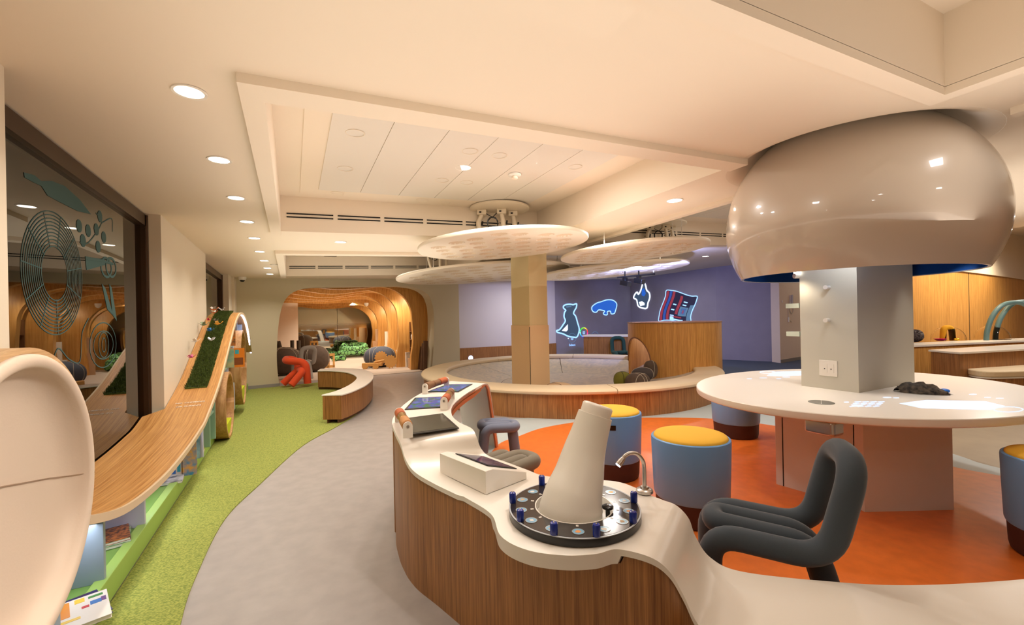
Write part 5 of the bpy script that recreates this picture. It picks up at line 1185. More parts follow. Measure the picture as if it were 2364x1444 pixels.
pr_ = [[Vector((p.x, p.y, p.z - (.055 if 11.05 < k / KC < 16.1 else .026))) for k, p in enumerate(po)], [Vector((p.x, p.y, 0)) for p in po]]
MB().shell(pr_, lambda i, k: Vector((ii[k].x - oo[k].x, ii[k].y - oo[k].y, 0)).normalized() * .018).build('outer_panel', M_bamboo, counter, smooth=40)
pi = ins(ii, oo, .015)[4 * KC:]
MB().shell([[Vector((p.x, p.y, p.z - .026)) for p in pi], [Vector((p.x, p.y, 0)) for p in pi]], lambda i, k: Vector((oo[k + 4 * KC].x - ii[k + 4 * KC].x, oo[k + 4 * KC].y - ii[k + 4 * KC].y, 0)).normalized() * .018).build('inner_panel', M_bamboo, counter, smooth=40)
# toe shadow plinth line
# waterfall leg at the far end
d0 = P(1151, 1031, 0) - ii[0]; d0.z = 0; LL = d0.length; d0.normalize()
prof_l = [(0, 0), (.2 * LL, -.004), (.36 * LL, -.02), (.47 * LL, -.06), (.54 * LL, -.12), (.64 * LL, -.25), (.82 * LL, -.5), (LL, -.75)]
lr = [[a + d0 * dx + Vector((0, 0, dz)) for a in (oo[0], oo[0] * .5 + ii[0] * .5, ii[0])] for dx, dz in smoothpts([(q[0], q[1], 0) for q in prof_l], 4) and [(v.x, v.y) for v in smoothpts([(q[0], q[1], 0) for q in prof_l], 4)]]
MB().shell(lr, -d0 * .02 + Vector((0, 0, -.012))).build('waterfall_leg', M_white, counter, smooth=40)
M_tan = mat('tan_lining', (196, 112, 62), .5)
ln = [r_[2] for r_ in lr][::-1] + ii[:4 * KC + 4]
m_ = MB(); dirs = []
inr = [p + Vector((0, 0, -.075)) if j > len(lr) + 3 else p - d0 * .07 + Vector((0, 0, -.02)) for j, p in enumerate(ln)]
inr[:len(lr) + 4] = [ln[j] - d0 * .075 * (1 - max(0, (j - len(lr) + 10) / 14)) + Vector((0, 0, -.075 * max(0, (j - len(lr) + 10) / 14))) for j in range(len(lr) + 4)]
m_.shell([[p + Vector((0, 0, -.006)) for p in ln], inr], Fw * .0 + (oo[0] - ii[0]).normalized() * .02).build('edge_lining', M_tan, counter, smooth=40)
ul = [[p + Vector((0, 0, -.03)) for p in oo[:4 * KC + 1]], [p + Vector((0, 0, -.03)) for p in ii[:4 * KC + 1]]]
MB().shell(ul, Vector((0, 0, -.012))).build('underside_lining', M_bamboo, counter, smooth=40)
bk = 3 * KC + 4
MB().slab([(oo[bk].x, oo[bk].y, 0), (ii[bk].x, ii[bk].y, 0), (ii[bk].x, ii[bk].y, .70), (oo[bk].x, oo[bk].y, .70)], (.0, .018, 0)).build('end_panel', M_bamboo, counter)

# touch tablets let into the high end
def scr(name, cols_, sc=6):
    m = bpy.data.materials.new(name); m.use_nodes = True; nt = m.node_tree; b = nt.nodes['Principled BSDF']; b.inputs['Roughness'].default_value = .08
    tc = nt.nodes.new('ShaderNodeTexCoord'); n = nt.nodes.new('ShaderNodeTexNoise'); n.inputs['Scale'].default_value = sc; n.inputs['Detail'].default_value = 3
    nt.links.new(tc.outputs['Object'], n.inputs['Vector']); r = nt.nodes.new('ShaderNodeValToRGB'); r.color_ramp.elements[0].position = .36; r.color_ramp.elements[1].position = .64
    r.color_ramp.elements[0].color = lin(cols_[0]); r.color_ramp.elements[1].color = lin(cols_[-1])
    for k, c_ in enumerate(cols_[1:-1]): e_ = r.color_ramp.elements.new(.36 + .28 * (k + 1) / (len(cols_) - 1)); e_.color = lin(c_)
    nt.links.new(n.outputs['Fac'], r.inputs['Fac']); nt.links.new(r.outputs['Color'], b.inputs['Emission Color']); b.inputs['Emission Strength'].default_value = .6; b.inputs['Base Color'].default_value = (.01, .01, .01, 1); return m
M_scr = scr('painted_screen', [(90, 150, 80), (110, 140, 130), (80, 120, 210), (150, 110, 190), (110, 170, 235)], 14)
M_off = mat('dark_screen', (70, 70, 62), .12, spec=.6)
M_bez = mat('screen_bezel', (34, 34, 32), .3)
M_lea = mat('tan_leather', (188, 98, 54), .55); M_brass = mat('brass', (190, 150, 90), .3, .8); M_wood2 = mat('turned_wood', (198, 140, 84), .5); M_brl = mat('brown_leather', (136, 96, 62), .6)
def tabl(q, m, label, ox=.008):
    z = .752; c = [P(x, y, z) for x, y in q]; cen = sum(c, Vector()) / 4; t = thing('drawing_tablet', cen, label, 'tablet')
    bz_ = MB().prism([tuple(p[:2]) for p in c], z - .001, z + .004).build('bezel', M_bez, t)
    ci = [cen + (p - cen) * .88 for p in c]; MB().prism([tuple(p[:2]) for p in ci], z + .004, z + .005).build('screen', m, bz_); return t
tabl([(986, 906), (1031, 889), (1091, 888), (1059, 906)], M_scr, 'farthest of three tablets set in the counter, showing a colourful picture')
tabl([(934, 947), (958, 920), (1027, 917), (1019, 942)], M_scr, 'middle one of three tablets set in the counter, showing a colourful picture')
tabl([(939, 967), (1022, 956), (1060, 990), (947, 1005)], M_off, 'nearest of three tablets set in the counter, with a dark blank screen')
def roller(p0, p1, br, label, mats):
    z = .815; a, b = P(p0[0], p0[1], z), P(p1[0], p1[1], z); t = thing('roller_handle', (a + b) / 2 - Vector((0, 0, z - .752)), label, 'roller')
    d = (b - a); L = d.length; n = d.normalized()
    for k, (f0, f1, mm, r) in enumerate(((0, .3, mats[0], .030), (.33, .62, mats[1], .028), (.65, 1, mats[2], .030))):
        MB().tube([a + d * f0, a + d * f0 + n * .004, a + d * f1 - n * .004, a + d * f1], [r - .004, r, r, r - .004], 20).build('grip', mm, t, smooth=40)
    MB().tube([a - n * .02, b + n * .02], .008, 10).build('axle', M_black, t)
    for e_ in br:
        c = (a - n * .022) if e_ == 0 else (b + n * .022); s_ = Vector((-n.y, n.x, 0)) * .026
        pts_ = [c - s_ + Vector((0, 0, .7525 - z)), c + s_ + Vector((0, 0, .7525 - z))] + [c + s_ * math.cos(q) + Vector((0, 0, .0 + .026 * math.sin(q))) for q in [math.pi * j / 8 for j in range(9)]]
        MB().slab([p + n * -.004 for p in pts_], n * .010).build('bracket', M_white, t)
        MB().tube([c - n * .007, c + n * .009], .008, 12).build('bolt', M_steel, t)
    return t
roller((984, 892), (1028, 878), (0, 1), 'segmented leather roller handle beside the farthest tablet', (M_brl, M_brl, M_lea))
roller((1041, 905), (1026, 925), (0, 1), 'segmented leather roller handle right of the middle tablet', (M_brl, M_brass, M_lea))
roller((922, 953), (940, 983), (0, 1), 'segmented leather and wood roller handle left of the blank tablet', (M_lea, M_brass, M_wood2))

# wedge kiosk
zc = .602
k1, k2, k3 = P(1016, 1092, zc), P(1122, 1143, zc), P(1216, 1106, zc); k4 = k1 + (k3 - k2)
h1, h2, h3 = .10, .105, .032
tp = [k1 + Vector((0, 0, h1)), k2 + Vector((0, 0, h2)), k3 + Vector((0, 0, h3)), k4 + Vector((0, 0, h3 - .002))]
tp1b = (tp[0] + (tp[3] - tp[0]).normalized() * .045, tp[1] + (tp[2] - tp[1]).normalized() * .045)
tp1b = (Vector((tp1b[0].x, tp1b[0].y, tp[0].z)), Vector((tp1b[1].x, tp1b[1].y, tp[1].z)))
t = thing('wedge_kiosk', (k1 + k3) / 2, 'white wedge-shaped console with a sloping tablet on the counter', 'console')
MB().add([k1, k2, k3, k4, tp[0], tp[1], tp[2], tp[3], tp1b[0], tp1b[1]], [(0, 3, 2, 1), (0, 1, 5, 4), (1, 2, 6, 9, 5), (2, 3, 7, 6), (3, 0, 4, 8, 7), (4, 5, 9, 8), (8, 9, 6, 7)]).build('console_body', M_white, t, bevel=.002)
A_, B_, C_, D_ = tp1b[0], tp1b[1], tp[2], tp[3]
def bl(u, v): return (A_ * (1 - u) + B_ * u) * (1 - v) + (D_ * (1 - u) + C_ * u) * v
nrm_ = (B_ - A_).cross(D_ - A_).normalized(); nrm_ = nrm_ if nrm_.z > 0 else -nrm_
MB().slab([bl(.16, .06) + nrm_ * .001, bl(.86, .06) + nrm_ * .001, bl(.86, .92) + nrm_ * .001, bl(.16, .92) + nrm_ * .001], nrm_ * .004).build('bezel', M_black, t)
MB().slab([bl(.20, .12) + nrm_ * .005, bl(.82, .12) + nrm_ * .005, bl(.82, .86) + nrm_ * .005, bl(.20, .86) + nrm_ * .005], nrm_ * .001).build('screen', scr('navy_screen', [(20, 22, 60), (40, 40, 90), (90, 84, 100), (24, 28, 70)], 7), t)

# specimen turntable
TZ = .603; TC = Vector((1.0, 1.455, TZ)); TR = .262; TI = .158
t = thing('specimen_turntable', TC, 'black ring turntable with small specimen pictures and blue handles on the counter', 'turntable')
MB().lathe([(TI, 0), (TR, 0), (TR, .028), (TI, .028)], TC, 96, close=True).build('turntable_ring', M_black, t, smooth=40, bevel=.002)
MB().lathe([(TR - .006, .0285), (TR - .0005, .0285), (TR - .0005, .031), (TR - .006, .031)], TC, 96, close=True).build('rim_line', mat('clear_rim', (190, 196, 204), .2), t, smooth=40)
MB().lathe([(TI, .0285), (TR - .007, .0285), (TR - .007, .0315), (TI, .0315)], TC, 96, close=True).build('printed_plate', mat('plate_brown', (50, 46, 46), .15, var=.12, vscale=18), t, smooth=40)
MB().lathe([(TI - .005, .0), (TI - .001, .0), (TI - .001, .032), (TI - .005, .032)], TC, 96, close=True).build('inner_rim', M_white, t, smooth=40)
M_dish = mat('dish_blue', (130, 176, 206), .2); M_sp = [mat('specimen_orange', (222, 150, 84), .5), mat('specimen_white', (220, 216, 206), .5), mat('specimen_tan', (186, 160, 124), .5)]
for k in range(14):
    a = 2 * math.pi * (k + .3) / 14; c = TC + Vector((.215 * math.cos(a), .215 * math.sin(a), .0318))
    sp_p = MB().lathe([(0, 0), (.021, 0), (.021, .0006), (0, .0006)], c, 20).build('specimen_picture', M_dish, t)
    MB().lathe([(.021, 0), (.0225, 0), (.0225, .0012), (.021, .0012)], c, 20, close=True).build('picture_ring', M_steel, t)
    rnd = random.Random(k); MB().prism([(c.x + rnd.uniform(.006, .014) * math.cos(q), c.y + rnd.uniform(.006, .014) * math.sin(q)) for q in [2 * math.pi * j / 7 for j in range(7)]], c.z + .0006, c.z + .001).build('specimen', M_sp[k % 3], sp_p)
    c2 = TC + Vector((.172 * math.cos(a), .172 * math.sin(a), .0318)); tg_ = MB().obox(c2, .012, .009, .0005, a).build('number_tag', M_white, t)
    text(str(k + 1), 'tag_number', M_black, .007, c2 + Vector((0, 0, .0007)), (-math.sin(a), math.cos(a), 0), (-math.cos(a), -math.sin(a), 0), tg_, .0001)
M_knob = mat('cobalt_knob', (20, 44, 140), .15)
for (px, py) in [(1199, 1168), (1191, 1213), (1268, 1258), (1385, 1256), (1454, 1212), (1435, 1168), (1250, 1125), (1380, 1118)]:
    c = P(px, py, TZ + .02); dd = c - TC; dd.z = 0; c = TC + dd.normalized() * (TR - .012) + Vector((0, 0, .0315))
    hd_ = MB().lathe([(0, 0), (.0125, 0), (.014, .003), (.014, .036), (.012, .041), (.007, .0425), (0, .0425)], c, 20).build('blue_handle', M_knob, t, smooth=40)
    MB().ball(c + Vector((0, 0, .0425)), .003).build('handle_screw', M_chrome, hd_, smooth=True)
for (px, py) in [(1246, 1142), (1398, 1185)]:
    c = P(px, py, TZ + .02); c.z = TZ + .0; dd = c - TC; dd.z = 0; c = TC + dd.normalized() * (TI - .022) + Vector((0, 0, .0))
    hd_ = MB().lathe([(0, 0), (.009, 0), (.009, .03), (.014, .036), (.021, .04), (.022, .048), (.016, .052), (0, .053)], c, 20).build('black_knob', M_black, t, smooth=40)
    MB().ball(c + Vector((0, 0, .053)), .0035).build('handle_screw', M_chrome, hd_, smooth=True)
# leaning viewer tube
def at(px, py, d): return A(px, py, d)
pth = [at(1318, 1190, 1.735), at(1318, 1172, 1.74), at(1325, 1140, 1.755), at(1336, 1100, 1.775), at(1347, 1050, 1.80), at(1360, 1005, 1.815), at(1374, 958, 1.825)]
zmin = TZ + .002
pth[0].z = max(pth[0].z, zmin); rad = [.124, .126, .116, .102, .088, .078, .0715]
pp = smoothpts(pth, 5); rs = []
for k in range(len(pp)):
    s_ = k / 5; i_ = min(int(s_), len(rad) - 2); rs.append(rad[i_] * (1 - (s_ - i_)) + rad[i_ + 1] * (s_ - i_))
t = thing('viewing_tube', Vector((pp[0].x, pp[0].y, TZ)), 'leaning cream-coloured viewing tube rising from the middle of the turntable', 'viewer')
m_ = MB(); base_n = 48
for k, p in enumerate(pp):
    ax_f = (pp[min(k + 1, len(pp) - 1)] - pp[max(k - 1, 0)]).normalized(); w_ = min(1, max(0, (k - 1) / 9)); ax = (Vector((0, 0, 1)) * (1 - w_) + ax_f * w_).normalized()
    a1 = ax.cross(Fw).normalized(); a2 = ax.cross(a1)
    m_.v += [p + a1 * (rs[k] * math.cos(q)) + a2 * (rs[k] * math.sin(q)) for q in [2 * math.pi * j / base_n for j in range(base_n)]]
for k in range(len(pp) - 1):
    for j in range(base_n):
        l = (j + 1) % base_n; m_.f.append((k * base_n + j, k * base_n + l, (k + 1) * base_n + l, (k + 1) * base_n + j))
m_.f.append(tuple((len(pp) - 1) * base_n + j for j in range(base_n)))
for v in m_.v: v.z = max(v.z, TZ + .001)
m_.build('tube_body', mat('pearl_plastic', (242, 238, 228), .3, bump=.04, bscale=400), t, smooth=50)
ax = (pp[-1] - pp[-4]).normalized(); a1 = ax.cross(Fw).normalized(); a2 = ax.cross(a1); Mx = Matrix((a1, a2, ax)).transposed()
MB().lathe([(.0, 0), (.062, 0), (.064, .0), (.064, .040), (.059, .047), (.05, .049), (.046, .046), (0, .046)], pp[-1] - ax * .004, 48, M=Mx).build('end_cap', M_white, t, smooth=50)
# gooseneck lamp
g0 = P(1488, 1137, TZ); t = thing('gooseneck_lamp', g0, 'small brushed steel gooseneck lamp at the edge of the turntable bay', 'lamp')
MB().lathe([(0, 0), (.036, 0), (.037, .004), (.036, .012), (.031, .016), (.02, .018), (.017, .026), (0, .026)], g0, 32).build('base', M_steel, t, smooth=40)
gd = Vector((g0.x, g0.y, 0)).length; dG = g0.x * SV + g0.y * CU
s0 = A(1481, 1110, dG); s0.z = TZ + .02; s0.x, s0.y = g0.x, g0.y
q_ = [s0, A(1480, 1080, dG), A(1476, 1063, dG - .005), A(1464, 1049, dG - .01), A(1449, 1047, dG - .015), A(1437, 1053, dG - .02), A(1430, 1062, dG - .025)]
q_[0] = Vector((g0.x, g0.y, TZ + .02)); dx_ = A(1480, 1080, dG) - Vector((g0.x, g0.y, 0)); off = Vector((dx_.x, dx_.y, 0)); q_ = [q_[0]] + [v - off * 1.0 for v in q_[1:]]
MB().tube(smoothpts(q_, 6), .0088, 16).build('neck', M_steel, t, smooth=True)
ed = (q_[-1] - q_[-2]).normalized(); MB().tube([q_[-1] - ed * .008, q_[-1] + ed * .006, q_[-1] + ed * .03], [.010, .0135, .0145], 20).build('lamp_head', M_steel, t, smooth=40)
MB().tube([q_[-1] + ed * .0302, q_[-1] + ed * .034], [.012, .0115], 20).build('lamp_lens', emis('lens_glow', (240, 240, 255), 3), t)
spot('lamp', q_[-1] + ed * .045, TC + Vector((.03, .05, .03)), .8, 100, (.9, .94, 1), .6, .01)

# ---------------------------------------------------------------- stools and chairs
M_bl = mat('sky_blue_plastic', (112, 166, 226), .4); M_bs = mat('maroon_rubber', (66, 36, 34), .6); M_cu = mat('yellow_felt', (238, 186, 60), .85, bump=.12, bscale=500)
def drumstool(label, px, py, d, rz, leanx=0., z=.56):
    p = A(px, py, d); t = thing('drum_stool', (p.x, p.y, 0), label, 'stool', 'blue drum stools with yellow cushions')
    sh_ = None
    def lob(name, prof, m, sy=1.):
        o = MB().lathe(prof, (0, 0, 0), 64, sy=1).build(name, m, origin=Vector((0, 0, 0)), smooth=40); o.parent = t; return o
    lob('rubber_foot', [(0, 0), (.20, 0), (.222, .012), (.228, .04), (.236, .20), (0, .20)], M_bs)
    sh_ = lob('shell', [(.0, .155), (.222, .155), (.238, .162), (.244, .18), (.252, .40), (.256, z - .02), (.254, z - .006), (.246, z), (.240, z - .004), (0, z - .004)], M_bl)
    lob('seat_cushion', [(.239, z - .006), (.238, z + .004), (.228, z + .014), (.18, z + .024), (.09, z + .028), (0, z + .028)], M_cu)
    o = MB(); rr = [[Vector((r_ * math.cos(a), r_ * math.sin(a), zz)) for a in [-.26 + .52 * k / 12 for k in range(13)]] for zz, r_ in ((z - .105, .2555), (z - .065, .2565))]
    o.shell(rr, lambda i, k: Vector((.0015, 0, 0))); o = o.build('handle_slot', M_black, origin=Vector((0, 0, 0)), smooth=40); o.parent = sh_
    t.rotation_euler = (0, leanx, rz); return t
cam_dir = lambda px: math.atan2(-(onY(px, 700, 3).y), -(onY(px, 700, 3).x))
drumstool('blue drum stool with yellow cushion half hidden behind the viewing tube', 1411, 948, 3.80, cam_dir(1411) - .12)
drumstool('nearest full blue drum stool with yellow cushion, beside the charcoal chair', 1593, 1012, 2.98, cam_dir(1600) + 2.6)
s3 = drumstool('blue drum stool tucked under the left end of the oval table', 1697, 900, 4.95, cam_dir(1700) + 2)
drumstool('blue drum stool with yellow cushion cut off by the right picture edge', 2468, 1066, 2.38, cam_dir(2440) + .95)
ch = tubechair(M_ch_dark, 'charcoal bent-tube chair facing the turntable in the right foreground'); q = Wc(1.165, 2.03); ch.location = (q.x, q.y, 0)
hd = Wc(-.39, .17); ch.rotation_euler.z = math.atan2(hd.y, hd.x) + math.pi / 2
s_ = tubechair(M_ch_blue, 'blue-grey bent-tube stool by the white end of the counter', 'tube_stool', .86, False, 'stool'); q = A(1150, 960, 4.25); s_.location = (q.x, q.y, 0); s_.rotation_euler.z = -.35
s_ = tubechair(M_ch_khaki, 'khaki-grey bent-tube stool partly hidden behind the wedge console', 'tube_stool', .94, False, 'stool'); q = A(1170, 1050, 3.05); s_.location = (q.x, q.y, 0); s_.rotation_euler.z = .35

# ---------------------------------------------------------------- oval table round the big column
EC = Vector((4.225, 1.966, 0)); EA, EB = 1.395, 1.092; ET = .76
tb = thing('oval_table', EC, 'big white oval table built round the grey column under the dome', 'table')
MB().lathe([(0, ET - .058), (.985, ET - .058), (.997, ET - .05), (1, ET - .04), (1, ET - .006), (.996, ET - .001), (.99, ET), (0, ET)], EC, 160, EA, EB).build('table_top', M_white, tb, smooth=30)
b1, b2_, b3_, b4 = P(1792, 1120), P(1976, 1173), P(1996, 1185), P(2202, 1180)
X0 = (b1.x + b2_.x) / 2; 
bp_ = [(b1.x, b1.y), (b2_.x, b2_.y), (b3_.x, b3_.y), (b4.x, b4.y), (b4.x + .3, b4.y + .1), (b4.x + .35, b1.y + .1), (b1.x + .5, b1.y + .12)]
MB().prism(bp_, 0, ET - .058).build('table_base', mat('greige_laminate', (226, 220, 216), .5), tb, bevel=.003)
for (px) in (1808, 1972):
    e_ = onL(px, 1120, b1, b2_); e2 = onL(px + 2.0, 1120, b1, b2_); nv = Vector((-1, .05, 0)) * .002
    MB().slab([(e_.x, e_.y, .0), (e2.x, e2.y, .0), (e2.x, e2.y, .70), (e_.x, e_.y, .70)], nv).build('access_panel_gap', M_dark, tb)
# steel box under the top
s0 = P(1893, 1004, .60); t = thing('steel_socket_box', s0, 'rounded stainless steel box hanging under the oval table edge', 'socket box')
MB().prism([(s0.x - .02, s0.y + .09), (s0.x - .02, s0.y - .09), (s0.x + .11, s0.y - .09), (s0.x + .11, s0.y + .09)], .60, ET - .059).build('box_body', M_steel, t, bevel=.02, seg=4)
# pop-up socket lid in the top
c = P(1896, 930, ET); t = thing('table_socket', c, 'round grey socket lid let into the oval table top', 'socket lid')
MB().lathe([(0, 0), (.076, 0), (.078, .002), (.074, .004), (0, .004)], c, 40).build('lid_disc', mat('zinc_lid', (132, 130, 122), .45, .6), t, smooth=40)
MB().obox(c + Vector((0, 0, .0041)), .15, .003, .0008, .5).build('lid_split', M_white, t)
# the column
k1 = P(1983, 908, ET); cx0, cy0 = k1.x, k1.y
yl = onX(1850.5, 893, cx0).y; xr_ = onY(2112, 899, cy0).x
MB().prism([(cx0, cy0), (xr_, cy0), (xr_, yl), (cx0, yl)], ET, cz(.9)).build('wall_column', mat('putty_column', (198, 194, 180), .6), **ST)
MB().prism([(cx0 + .02, cy0 + .02), (xr_ - .02, cy0 + .02), (xr_ - .02, yl - .02), (cx0 + .02, yl - .02)], .02, ET).build('wall_column', M_wall, **ST)
# wall plate
def onc(px, py): return onX(px, py, cx0)
t = thing('socket_plate', onc(1912, 850), 'square white double socket plate low on the big column', 'socket')
a, b = onc(1891.5, 832), onc(1934, 870)
zt_, zb_ = onc(1912, 832.5).z, onc(1912, 869).z
MB().box(cx0 - .006, cx0 - .0005, b.y, a.y, zb_, zt_).build('plate', M_white, t, bevel=.002)
for f in (.32, .68):
    y_ = b.y + (a.y - b.y) * f; MB().box(cx0 - .0085, cx0 - .006, y_ - (a.y - b.y) * .14, y_ + (a.y - b.y) * .14, zb_ + .03, zt_ - .03).build('socket_frame', M_white, t)
    MB().ball((cx0 - .0088, y_, (zb_ + zt_) / 2 - .005), .0045).build('socket_hole', M_black, t)
for (px, py, lb) in ((1913, 664, 'upper'), (1913, 740, 'lower')):
    p = onc(px, py); MB().tube([(cx0 - .001, p.y, p.z), (cx0 - .05, p.y, p.z)], .017, 20).build('wall_peg', M_white, smooth=40, label='white round %s peg sticking out of the left face of the big column' % lb, cat='peg')
for (px, py, lb) in ((2121, 612, 'upper'), (2121, 691, 'lower')):
    p = onY(2112, py, cy0 + .25); MB().tube([(xr_ + .001, cy0 + .25, p.z), (xr_ + .05, cy0 + .25, p.z)], .022, 20).build('wall_peg', mat('grey_peg', (170, 172, 164), .5), smooth=40, label='grey round %s peg on the right side of the big column' % lb, cat='peg')
for (py, lb) in ((706, 'upper'), (772, 'lower')):
    p = onX(1848, py, cx0); MB().box(cx0 - .001, cx0 + .10, yl + .01, yl + .12, p.z - .02, p.z + .02).build('clear_bracket', mat('pale_acrylic', (206, 216, 200), .15), label='%s pale acrylic bracket at the back left edge of the big column' % lb, cat='bracket')
p = onX(1841, 632, cx0); t = thing('column_spotlight', p, 'small bright spotlight on the column just under the dome rim', 'spotlight')
MB().tube([p + Lx * .07 + Vector((0, 0, -.02)), p - Lx * .03 + Vector((0, 0, -.02))], .022, 16).build('lamp_body', M_white, t, smooth=40); MB().ball(p + Vector((0, 0, .008)), .03, .03, .014).build('lamp_bulb', emis('bulb', (255, 250, 240), 14), t, smooth=True)
spot('lamp', p + Vector((-.06, 0, -.05)), (cx0 - .05, cy0, .7), 5, 100)
# the dome
DM = Vector((4.12, 1.93, 0)); M_dome = mat('taupe_gloss', (200, 187, 172), .28, coat=1, coatr=.03)
M_din = mat('deep_blue_lining', (6, 62, 128), .5)
RX, RY = .935, .90; zc_, zr_ = 2.10, 1.73
n_ = 128; pr_ = []
for k in range(27):
    a = math.radians(-29 + 119 * k / 26); pr_.append((math.cos(a), zc_ + (.90 if a > 0 else .84) * math.sin(a)))
t = thing('dome_lamp', Vector((DM.x, DM.y, zr_)), 'huge glossy taupe dome lamp with a blue inside over the oval table', 'lamp')
MB().lathe(pr_, DM, n_, RX, RY, cap=False).build('dome_shell', M_dome, t, smooth=60)
MB().lathe([(r * .975, z + .004 - .01 * (r < .5)) for r, z in pr_], DM, n_, RX, RY, cap=False).build('dome_lining', M_din, t, smooth=60)
MB().lathe([(pr_[0][0] * .974, pr_[0][1]), (pr_[0][0] * 1.0, pr_[0][1] - .001), (pr_[0][0] * 1.0, pr_[0][1] + .004), (pr_[0][0] * .974, pr_[0][1] + .006)], DM, n_, RX, RY, close=True).build('rim_edge', mat('rim_silver', (190, 190, 200), .25, .5), t, smooth=40)
for k in range(4): spot('lamp', (DM.x + .55 * math.cos(k * 1.57 + .8), DM.y + .5 * math.sin(k * 1.57 + .8), 1.95), (DM.x + 1.0 * math.cos(k * 1.57 + .8), DM.y + .8 * math.sin(k * 1.57 + .8), .76), 9, 75, (1, .93, .86), .6, .03)
pl2 = bpy.data.lights.new('lamp', 'POINT'); pl2.energy = 6; pl2.color = (.95, .97, 1); pl2.shadow_soft_size = .05; plo = bpy.data.objects.new('lamp', pl2); COL.objects.link(plo); plo.location = (3.62, 1.75, 1.9)  # unseen point lamp added to brighten the blue lining
# light patterns projected on the table
M_pl = emis('projected_table_white', (214, 228, 255), 1.15)
zt = ET + .0008
def patch(label, polys, name='projected_pattern', lines=()):
    cs = P(polys[0][0][0], polys[0][0][1], zt) if polys else P(lines[0][0][0], lines[0][0][1], zt); t = thing(name, cs, label, 'projected image')
    for pl_ in polys:
        m_ = MB(); m_.prism([tuple(P(x, y, zt)[:2]) for x, y in pl_], ET + .0004, ET + .001); m_.build('light_patch', M_pl, t)
    for l_ in lines: MB().tube([P(x, y, zt) for x, y in l_], .003, 4).build('light_line', M_pl, t)
    return t
def el(x, y, a, b, n=16, r=0): return [(x + a * math.cos(2 * math.pi * k / n), y + b * math.sin(2 * math.pi * k / n) + r * a * math.cos(2 * math.pi * k / n)) for k in range(n)]
patch('bright white elongated hexagon of light projected on the near side of the oval table', [[(2076, 932), (2138, 924), (2275, 927), (2320, 938), (2300, 943), (2285, 947), (2128, 943)]], lines=[el(2328, 946, 34, 6) + [(2362, 946)]])
patch('cluster of small projected light dashes left of the bright hexagon on the table', [[(1972 + 18 * (k % 4) - 4 * (k // 4), 928 + 3.5 * (k // 4)), (1986 + 18 * (k % 4) - 4 * (k // 4), 926.8 + 3.5 * (k // 4)), (1989 + 18 * (k % 4) - 4 * (k // 4), 928.4 + 3.5 * (k // 4)), (1975 + 18 * (k % 4) - 4 * (k // 4), 929.8 + 3.5 * (k // 4))] for k in range(16)] + [el(1979, 937, 12, 2.2), el(1954, 929, 6, 1.2), el(2048, 918, 10, 1.2), el(2069, 919, 7, 1)])
patch('projected white outline with small marks on the far side of the oval table', [[(1770, 868), (1785, 859), (1850, 857), (1850, 867), (1800, 869)], el(1730, 875, 6, .8), el(1762, 873, 9, .8), el(1798, 875, 6, .8), el(1815, 871, 9, .8)], lines=[el(1772, 860, 18, 2.6) + [(1790, 860)]])
patch('projected dots at the right end of the oval table', [el(2246, 911, 9, 1.2), el(2280, 918, 8, 1), el(2308, 920, 9, 1)])
# camouflage bundle
M_camo = mat('camouflage_cloth', (30, 30, 34), .8, rgb2=(104, 92, 78), vscale=28)
t = thing('camouflage_bundle', P(2130, 912, ET), 'crumpled dark camouflage cloth bundle on the oval table beside the column', 'cloth bundle')
m_ = MB(); rnd = random.Random(3); rows = []
u0 = P(2070, 905, ET); u1 = P(2198, 912, ET)
for i in range(13):
    f = i / 12; c = u0 * (1 - f) + u1 * f; r_ = []
    w_ = .07 * (1 - abs(2 * f - .9) ** 3) + .01; h_ = .075 * (1 - abs(2 * f - .85) ** 2.2) * .9 + .008
    for j in range(17):
        a = math.pi * j / 16; jt = rnd.uniform(.78, 1.2); r_.append(c + Fw * (w_ * math.cos(a) * jt) + Vector((0, 0, max(.002, h_ * math.sin(a) * jt))))
    rows.append(r_)
m_.grid(rows); m_.build('cloth_heap', M_camo, t, smooth=70)
MB().ball(P(2180, 908, ET) + Vector((0, 0, .016)), .045, .03, .018).build('blue_pouch', mat('bright_blue_cloth', (20, 110, 210), .6), t, smooth=True)
# ---------------------------------------------------------------- right-hand counters and odds and ends
def prism_px(pxs, z): return [tuple(P(x, y, z)[:2]) for x, y in pxs]
# rear counter along the timber wall
ra, rb = P(2100, 797.5, .76), P(2364, 786, .76)
rd = (rb - ra).normalized(); rn = Vector((-rd.y, rd.x, 0)); 
if rn.y < 0: rn = -rn
t = thing('rear_counter', (ra + rb) / 2 - Vector((0, 0, .76)), 'long bamboo counter with a white top along the timber wall', 'counter')
re = rb + rd * 2.5; rs_ = ra - rd * .6
wd_ = .42
MB().prism([tuple(rs_[:2]), tuple(re[:2]), tuple((re + rn * wd_)[:2]), tuple((rs_ + rn * wd_)[:2])], .72, .76).build('counter_top', M_white, t, bevel=.004)
MB().prism([tuple((rs_ + rn * .02)[:2]), tuple((re + rn * .02)[:2]), tuple((re + rn * wd_)[:2]), tuple((rs_ + rn * wd_)[:2])], 0, .72).build('counter_body', M_bamboo_r, t)
fa, fb, fc = P(2143, 808, .72), P(2216, 814, .72), P(2364, 806, .72)
fd = (fc - fb).normalized(); fe = fb + fd * 5
fn = Vector((-fd.y, fd.x, 0)); fn = fn if fn.y > 0 else -fn
t = thing('front_counter', (fb + fc) / 2 - Vector((0, 0, .72)), 'nearer bamboo counter with a white top at the right edge', 'counter')
bk_ = fa
MB().prism([tuple(fb[:2]), tuple(fe[:2]), tuple((fe + fn * .75)[:2]), tuple(fa[:2])], .69, .72).build('counter_top', M_white, t, bevel=.003)
gb, ga = fb + fn * .02 + fd * .03, fa + (fb - fa).normalized() * .02 + fd * .03
